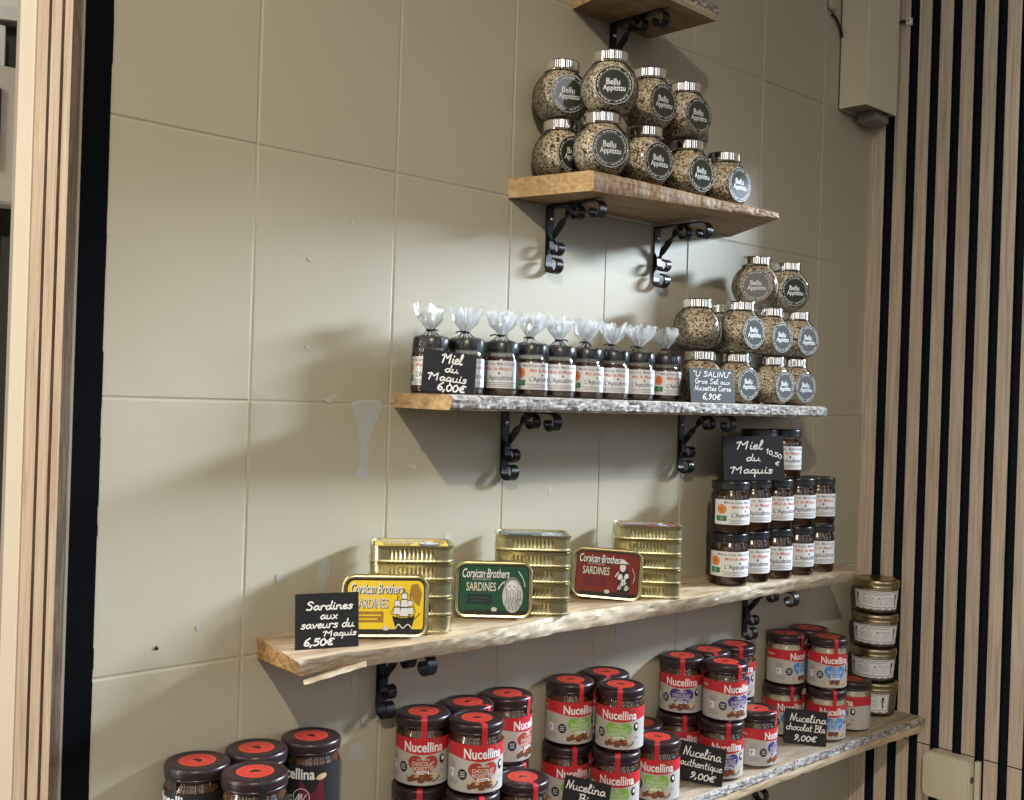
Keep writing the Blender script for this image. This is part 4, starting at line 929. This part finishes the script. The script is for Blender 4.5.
# ------------------------------------------------------------------ terrine jars
def terrine_proto():
    g = MB(); g.lathe([(.0001, .001), (.030, 0), (.0365, .0012), (.0385, .006), (.0412, .040), (.0415, .0475), (.0405, .0510), (.0402, .0550)], GLASS, 44, False, False)
    f = MB(); f.lathe([(.0001, .003), (.0350, .0035), (.0372, .007), (.0398, .040), (.0400, .047), (.0390, .0500), (.0001, .0500)], pm('pale_terrine', (0.30, 0.23, 0.15), 0.5), 44, False, False)
    l = MB(); l.lathe([(.0415, .0500), (.0432, .0503), (.0436, .0515), (.0430, .0535), (.0430, .0540), (.0430, .0592), (.0430, .0598), (.0422, .0625), (.0400, .0640), (.0370, .0644), (.0360, .0638), (.0001, .0638)], GOLDLID, 48, True, False)
    a = Art(); w, h = .100, .0350
    n = 36; vs = []
    for k in range(n + 1): x = -w / 2 + w * k / n; vs += [(x, h / 2), (x, 0), (x, -h / 2 + .0009 * math.sin(x * 420))]
    a.raw(vs, [(3 * k + q, 3 * k + q + 1, 3 * k + q + 4, 3 * k + q + 3) for k in range(n) for q in (0, 1)], WHITE, 1)
    a.rect(-w / 2 + .002, h / 2 - .0026, w / 2 - .002, h / 2 - .0018, INK, 2, 24, 1)
    a.stroke([(-w / 2 + .002 + (w - .004) * k / 40, -h / 2 + .004 + .0008 * math.sin(k * 1.3)) for k in range(41)], .0008, INK, 2)
    for x in (-w / 2 + .002, w / 2 - .002): a.stroke([(x, h / 2 - .002), (x + .0006, 0), (x, -h / 2 + .004)], .0009, INK, 2)
    for x in (-.040, .038):
        a.ell(x, .009, .0028, .0032, INK, 2, 10, 1); a.stroke([(x, .007), (x - .001, 0), (x + .0012, -.009)], .0026, INK, 2); a.stroke([(x - .004, .003), (x + .001, .005), (x + .004, .001)], .0010, INK, 2)
    rnd = random.Random(4)
    def scrib(x0, x1, y, hgt, pen):
        P = []; x = x0
        while x < x1: P.append((x, y + rnd.uniform(-hgt, hgt))); x += hgt * rnd.uniform(.9, 1.5)
        a.stroke(P, pen, GREYP if pen < .0006 else INK, 2)
    scrib(-.028, .028, .0105, .0022, .0008); scrib(-.030, -.004, .0045, .0010, .0005); scrib(-.030, -.006, .001, .0010, .0005); scrib(-.030, -.005, -.0025, .0010, .0005); scrib(-.028, -.006, -.006, .0010, .0005)
    scrib(.010, .030, .005, .0012, .0006); scrib(.012, .030, .001, .0010, .0005); scrib(.012, .029, -.003, .0010, .0005); scrib(.010, .030, -.007, .0010, .0005)
    a.stroke([(.000, -.009), (.002, .002), (.005, .006), (.007, .001), (.006, -.009)], .0008, GREYP, 2); a.ell(.0035, .004, .0018, .0018, GREYP, 2, 8, 1)
    lab = a.build('paper_label', lambda u, v, q: ((.0404 + v * .085 + .0005 + q * .00016) * math.sin(u / .0404), -(.0404 + v * .085 + .0005 + q * .00016) * math.cos(u / .0404), .0265 + v))
    return [('glass_body', g.mesh('glass_body', 50), []), ('terrine', f.mesh('terrine', 50), []), ('lid', l.fixn('lid', 35), []), ('paper_label', lab, [])]
RP = terrine_proto()
for k, (x, y, deg, lab) in enumerate(((1.959, -.073, -92, 'bottom terrine jar of the stack of four, label turned left'),
    (1.957, -.070, -62, 'second terrine jar from the bottom of the four-jar stack'), (1.958, -.071, -60, 'second terrine jar from the top of the four-jar stack'), (1.960, -.070, -58, 'topmost terrine jar of the stack by the slatted wall, gold lid'))):
    place(RP, 'terrine_jar', lab, 'jar', (x, y, .9135 + k * .0655), math.radians(deg), 'stacked terrine jars with gold lids')

# ------------------------------------------------------------------ price signs
def sign(pl, pr, h, lean, roll, lines, label, th=.0028):
    """slate card standing on its lower edge from point pl to point pr (front face), leaning back"""
    pl, pr = Vector(pl), Vector(pr); d = pr - pl; w = math.hypot(d.x, d.y); yaw = math.atan2(d.y, d.x)
    mb = MB(); mb.box((-w / 2, 0, 0), (w / 2, th, h), SLATE, .0004)
    a = Art()
    for (s_, x, y, ww, hh, pen, *ex) in lines: a.hand(s_, x * w, y * h, ww * w, hh * h, CHALK, 1, pen, *(ex or ()))
    t = thing('price_sign', label, 'sign'); part('card', mb.fixn('card', 30), t)
    part('lettering', a.build('lettering', flat(-.0002, 0, .0003), 0), t, 'white handwriting')
    c = (pl + pr) / 2
    t.matrix_world = Matrix.Translation(c) @ Matrix.Rotation(yaw, 4, 'Z') @ Matrix.Rotation(math.radians(-lean), 4, 'X') @ Matrix.Rotation(math.radians(roll), 4, 'Y')
    return t
sign((.6455, -.0855, 1.2112), (.7145, -.1095, 1.2112), .0615, 7, 0,
     [('Sardines', .03, .70, .74, .15, .0017), ('aux', .02, .53, .28, .14, .0015), ('saveurs du', .0, .37, .84, .15, .0015), ('Maquis', .20, .215, .52, .11, .0013), ('6,50€', -.14, .06, .48, .14, .0018)],
     'black slate sign reading Sardines aux saveurs du Maquis 6,50€ on the sardine shelf', .004)
sign((.797, -.104, 1.5046), (.8605, -.1285, 1.5046), .0520, 8, 5,
     [('Miel', .03, .71, .38, .25, .0019, .2), ('du', .03, .50, .26, .17, .0016), ('Maquis', -.03, .28, .72, .19, .0016), ('6,00€', .05, .06, .54, .19, .0019)],
     'black slate sign reading Miel du Maquis 6,00€ leaning on the bagged honey jars')
sign((1.306, -.113, 1.5046), (1.3945, -.1305, 1.5046), .0530, 8, 0,
     [('"U SALINU"', .0, .76, .86, .15, .0013), ('Gros Sel aux', .0, .55, .80, .15, .0010), ('Noisettes Corse', .0, .35, .82, .15, .0010), ('6,90€', -.04, .10, .42, .18, .0014)],
     'black slate sign reading U SALINU Gros Sel aux Noisettes Corse 6,90€')
sign((1.4515, -.072, 1.3792), (1.5480, -.124, 1.3792), .0735, 6, -1,
     [('Miel', -.07, .70, .42, .20, .0021, .2), ('du', -.02, .44, .24, .15, .0020), ('Maquis', -.04, .16, .68, .17, .0020), ('10,50', .33, .55, .26, .12, .0015, .12, -.35), ('€', .38, .34, .07, .10, .0015)],
     'large black sign reading Miel du Maquis 10,50€ on top of the large honey jars')
sign((1.3415, -.0800, .9134), (1.3755, -.1420, .9134), .0590, 8, 5,
     [('Nucelina', -.01, .66, .84, .24, .0017), ('authentique', .0, .40, .92, .19, .0014), ('9,00€', .06, .12, .56, .18, .0018)],
     'black slate sign reading Nucelina authentique 9,00€ before the violet-heart jars')
sign((1.6440, -.0760, .9134), (1.6835, -.1360, .9134), .0590, 8, 1,
     [('Nucelina', .05, .66, .86, .22, .0017), ('chocolat Bla', .0, .40, .92, .20, .0014), ('9,00€', .0, .12, .54, .18, .0018)],
     'black slate sign reading Nucelina chocolat 9,00€ before the blue-heart jars')
sign((1.0830, -.0800, .9134), (1.1140, -.1395, .9134), .0600, 8, 4,
     [('Nucelina', -.02, .72, .86, .20, .0016), ('Bio', .02, .46, .34, .20, .0018), ('9,00€', .0, .10, .54, .18, .0018)],
     'black slate sign reading Nucelina Bio before the green-heart jars, cut by the photo bottom')

# ------------------------------------------------------------------ fittings on the right
t = thing('cable_trunking', 'tall ivory plastic cable trunking in the top right corner, open at its lower end', 'cable trunking')
x0, x1, yd, zb_ = 1.8806, 1.995, -.058, 2.087
mb = MB(); th = .0018
mb.box((x0, yd, zb_), (x0 + th, -.0005, 2.98), PLASTIC); mb.box((x1 - th, yd, zb_), (x1, -.0005, 2.98), PLASTIC); mb.box((x0, -.0025, zb_), (x1, -.0005, 2.98), PLASTIC)
part('back_channel', mb.mesh('back_channel', 0), t)
mb = MB(); mb.box((x0 - .0014, yd - .003, zb_ - .001), (x1 + .001, yd, 2.98), PLASTIC, .0008); mb.box((x0 - .0014, yd, zb_ - .001), (x0 - .0001, yd + .012, 2.98), PLASTIC)
part('cover', mb.fixn('cover', 30), t)
mb = MB(); mb.box((x0 + .010, yd + .006, zb_ + .004), (x1 - .008, -.004, zb_ + .012), PLASTICG, .001); mb.box((x0 + .06, yd + .010, zb_ - .016), (x1 - .004, -.006, zb_ + .004), PLASTICG, .002)
part('cable_outlet', mb.fixn('cable_outlet', 30), t, 'grey plastic end piece')
t = thing('cable_clip', 'small white cable clip on the slats beside the trunking', 'clip', (XC, -.078, 2.272))
mb = MB(); mb.box((-.010, -.006, -.008), (.0005, .004, .006), WHITE, .0012); mb.lathe([(.0001, -.0135), (.003, -.013), (.0042, -.010)], STEEL, 12, False, False, lambda p: (p[2], p[0], p[1])); part('clip_body', mb.fixn('clip_body', 30), t)
mb = MB(); mb.tube([(-.004, .060, .008), (-.006, .03, .004), (-.006, -.002, 0)], .0032, CABLE, 8); part('cable', mb.mesh('cable', 40), t, 'short black cable')
mb = MB(); mb.tube([(1.842, -.004, 2.262), (1.856, -.005, 2.256), (1.870, -.005, 2.244), (1.879, -.005, 2.226)], .0028, CABLE, 8)
single('cable', mb.mesh('cable', 40), 'short black cable on the wall left of the ivory trunking', 'cable')
mb = MB(); mb.box((1.828, -.010, 2.268), (1.852, -.0005, 2.98), WALL, .003); mb.box((1.820, -.0012, 2.245), (1.829, .0005, 2.98), FLAKE); struct('pipe_boxing', mb.fixn('pipe_boxing', 30), wb)
# rounded junction box on the slats
def jbox():
    y0, y1, z0, z1 = -.2545, -.1685, .776, .8590; xf = XC - .032; P = []; r = .013
    for cy, cz, a0 in ((y1 - r, z0 + r, -90), (y1 - r, z1 - r, 0), (y0 + r, z1 - r, 90), (y0 + r, z0 + r, 180)):
        for k in range(8): a = math.radians(a0 + 90 * k / 7); P.append((cy + r * math.cos(a), cz + r * math.sin(a)))
    cy, cz = (y0 + y1) / 2, (z0 + z1) / 2; mb = MB()
    L = lambda x, s: [(x, cy + (y - cy) * s, cz + (z - cz) * s) for y, z in P]
    mb.ring([L(XC - .0002, 1.03), L(xf + .006, 1.03), L(xf + .0055, 1.0), L(xf + .002, 1.0), L(xf + .0005, .985), L(xf, .95), L(xf, .3)], PLASTIC)
    return mb.fixn('housing', 35), (y0, cz, xf)
hb, (jy, jz, jx) = jbox()
t = thing('junction_box', 'rounded ivory plastic box mounted on the slatted wall at the lower right', 'junction box'); part('housing', hb, t)
mb = MB(); mb.lathe([(.0046, 0), (.0046, .0015), (.0036, .0016), (.0001, .0016)], INK, 14, False, False, lambda p: (jx + .016 + p[0], jy - .0012 - p[2], jz + .006 + p[1] * 1.3)); part('knockout', mb.fixn('knockout', 30), t, 'dark round cable hole')
mb = MB(); mb.box((XC - .010, jy - .012, .74), (XC + .0002, jy - .0035, .858), PLASTIC, .001); part('side_strip', mb.fixn('side_strip', 30), t)
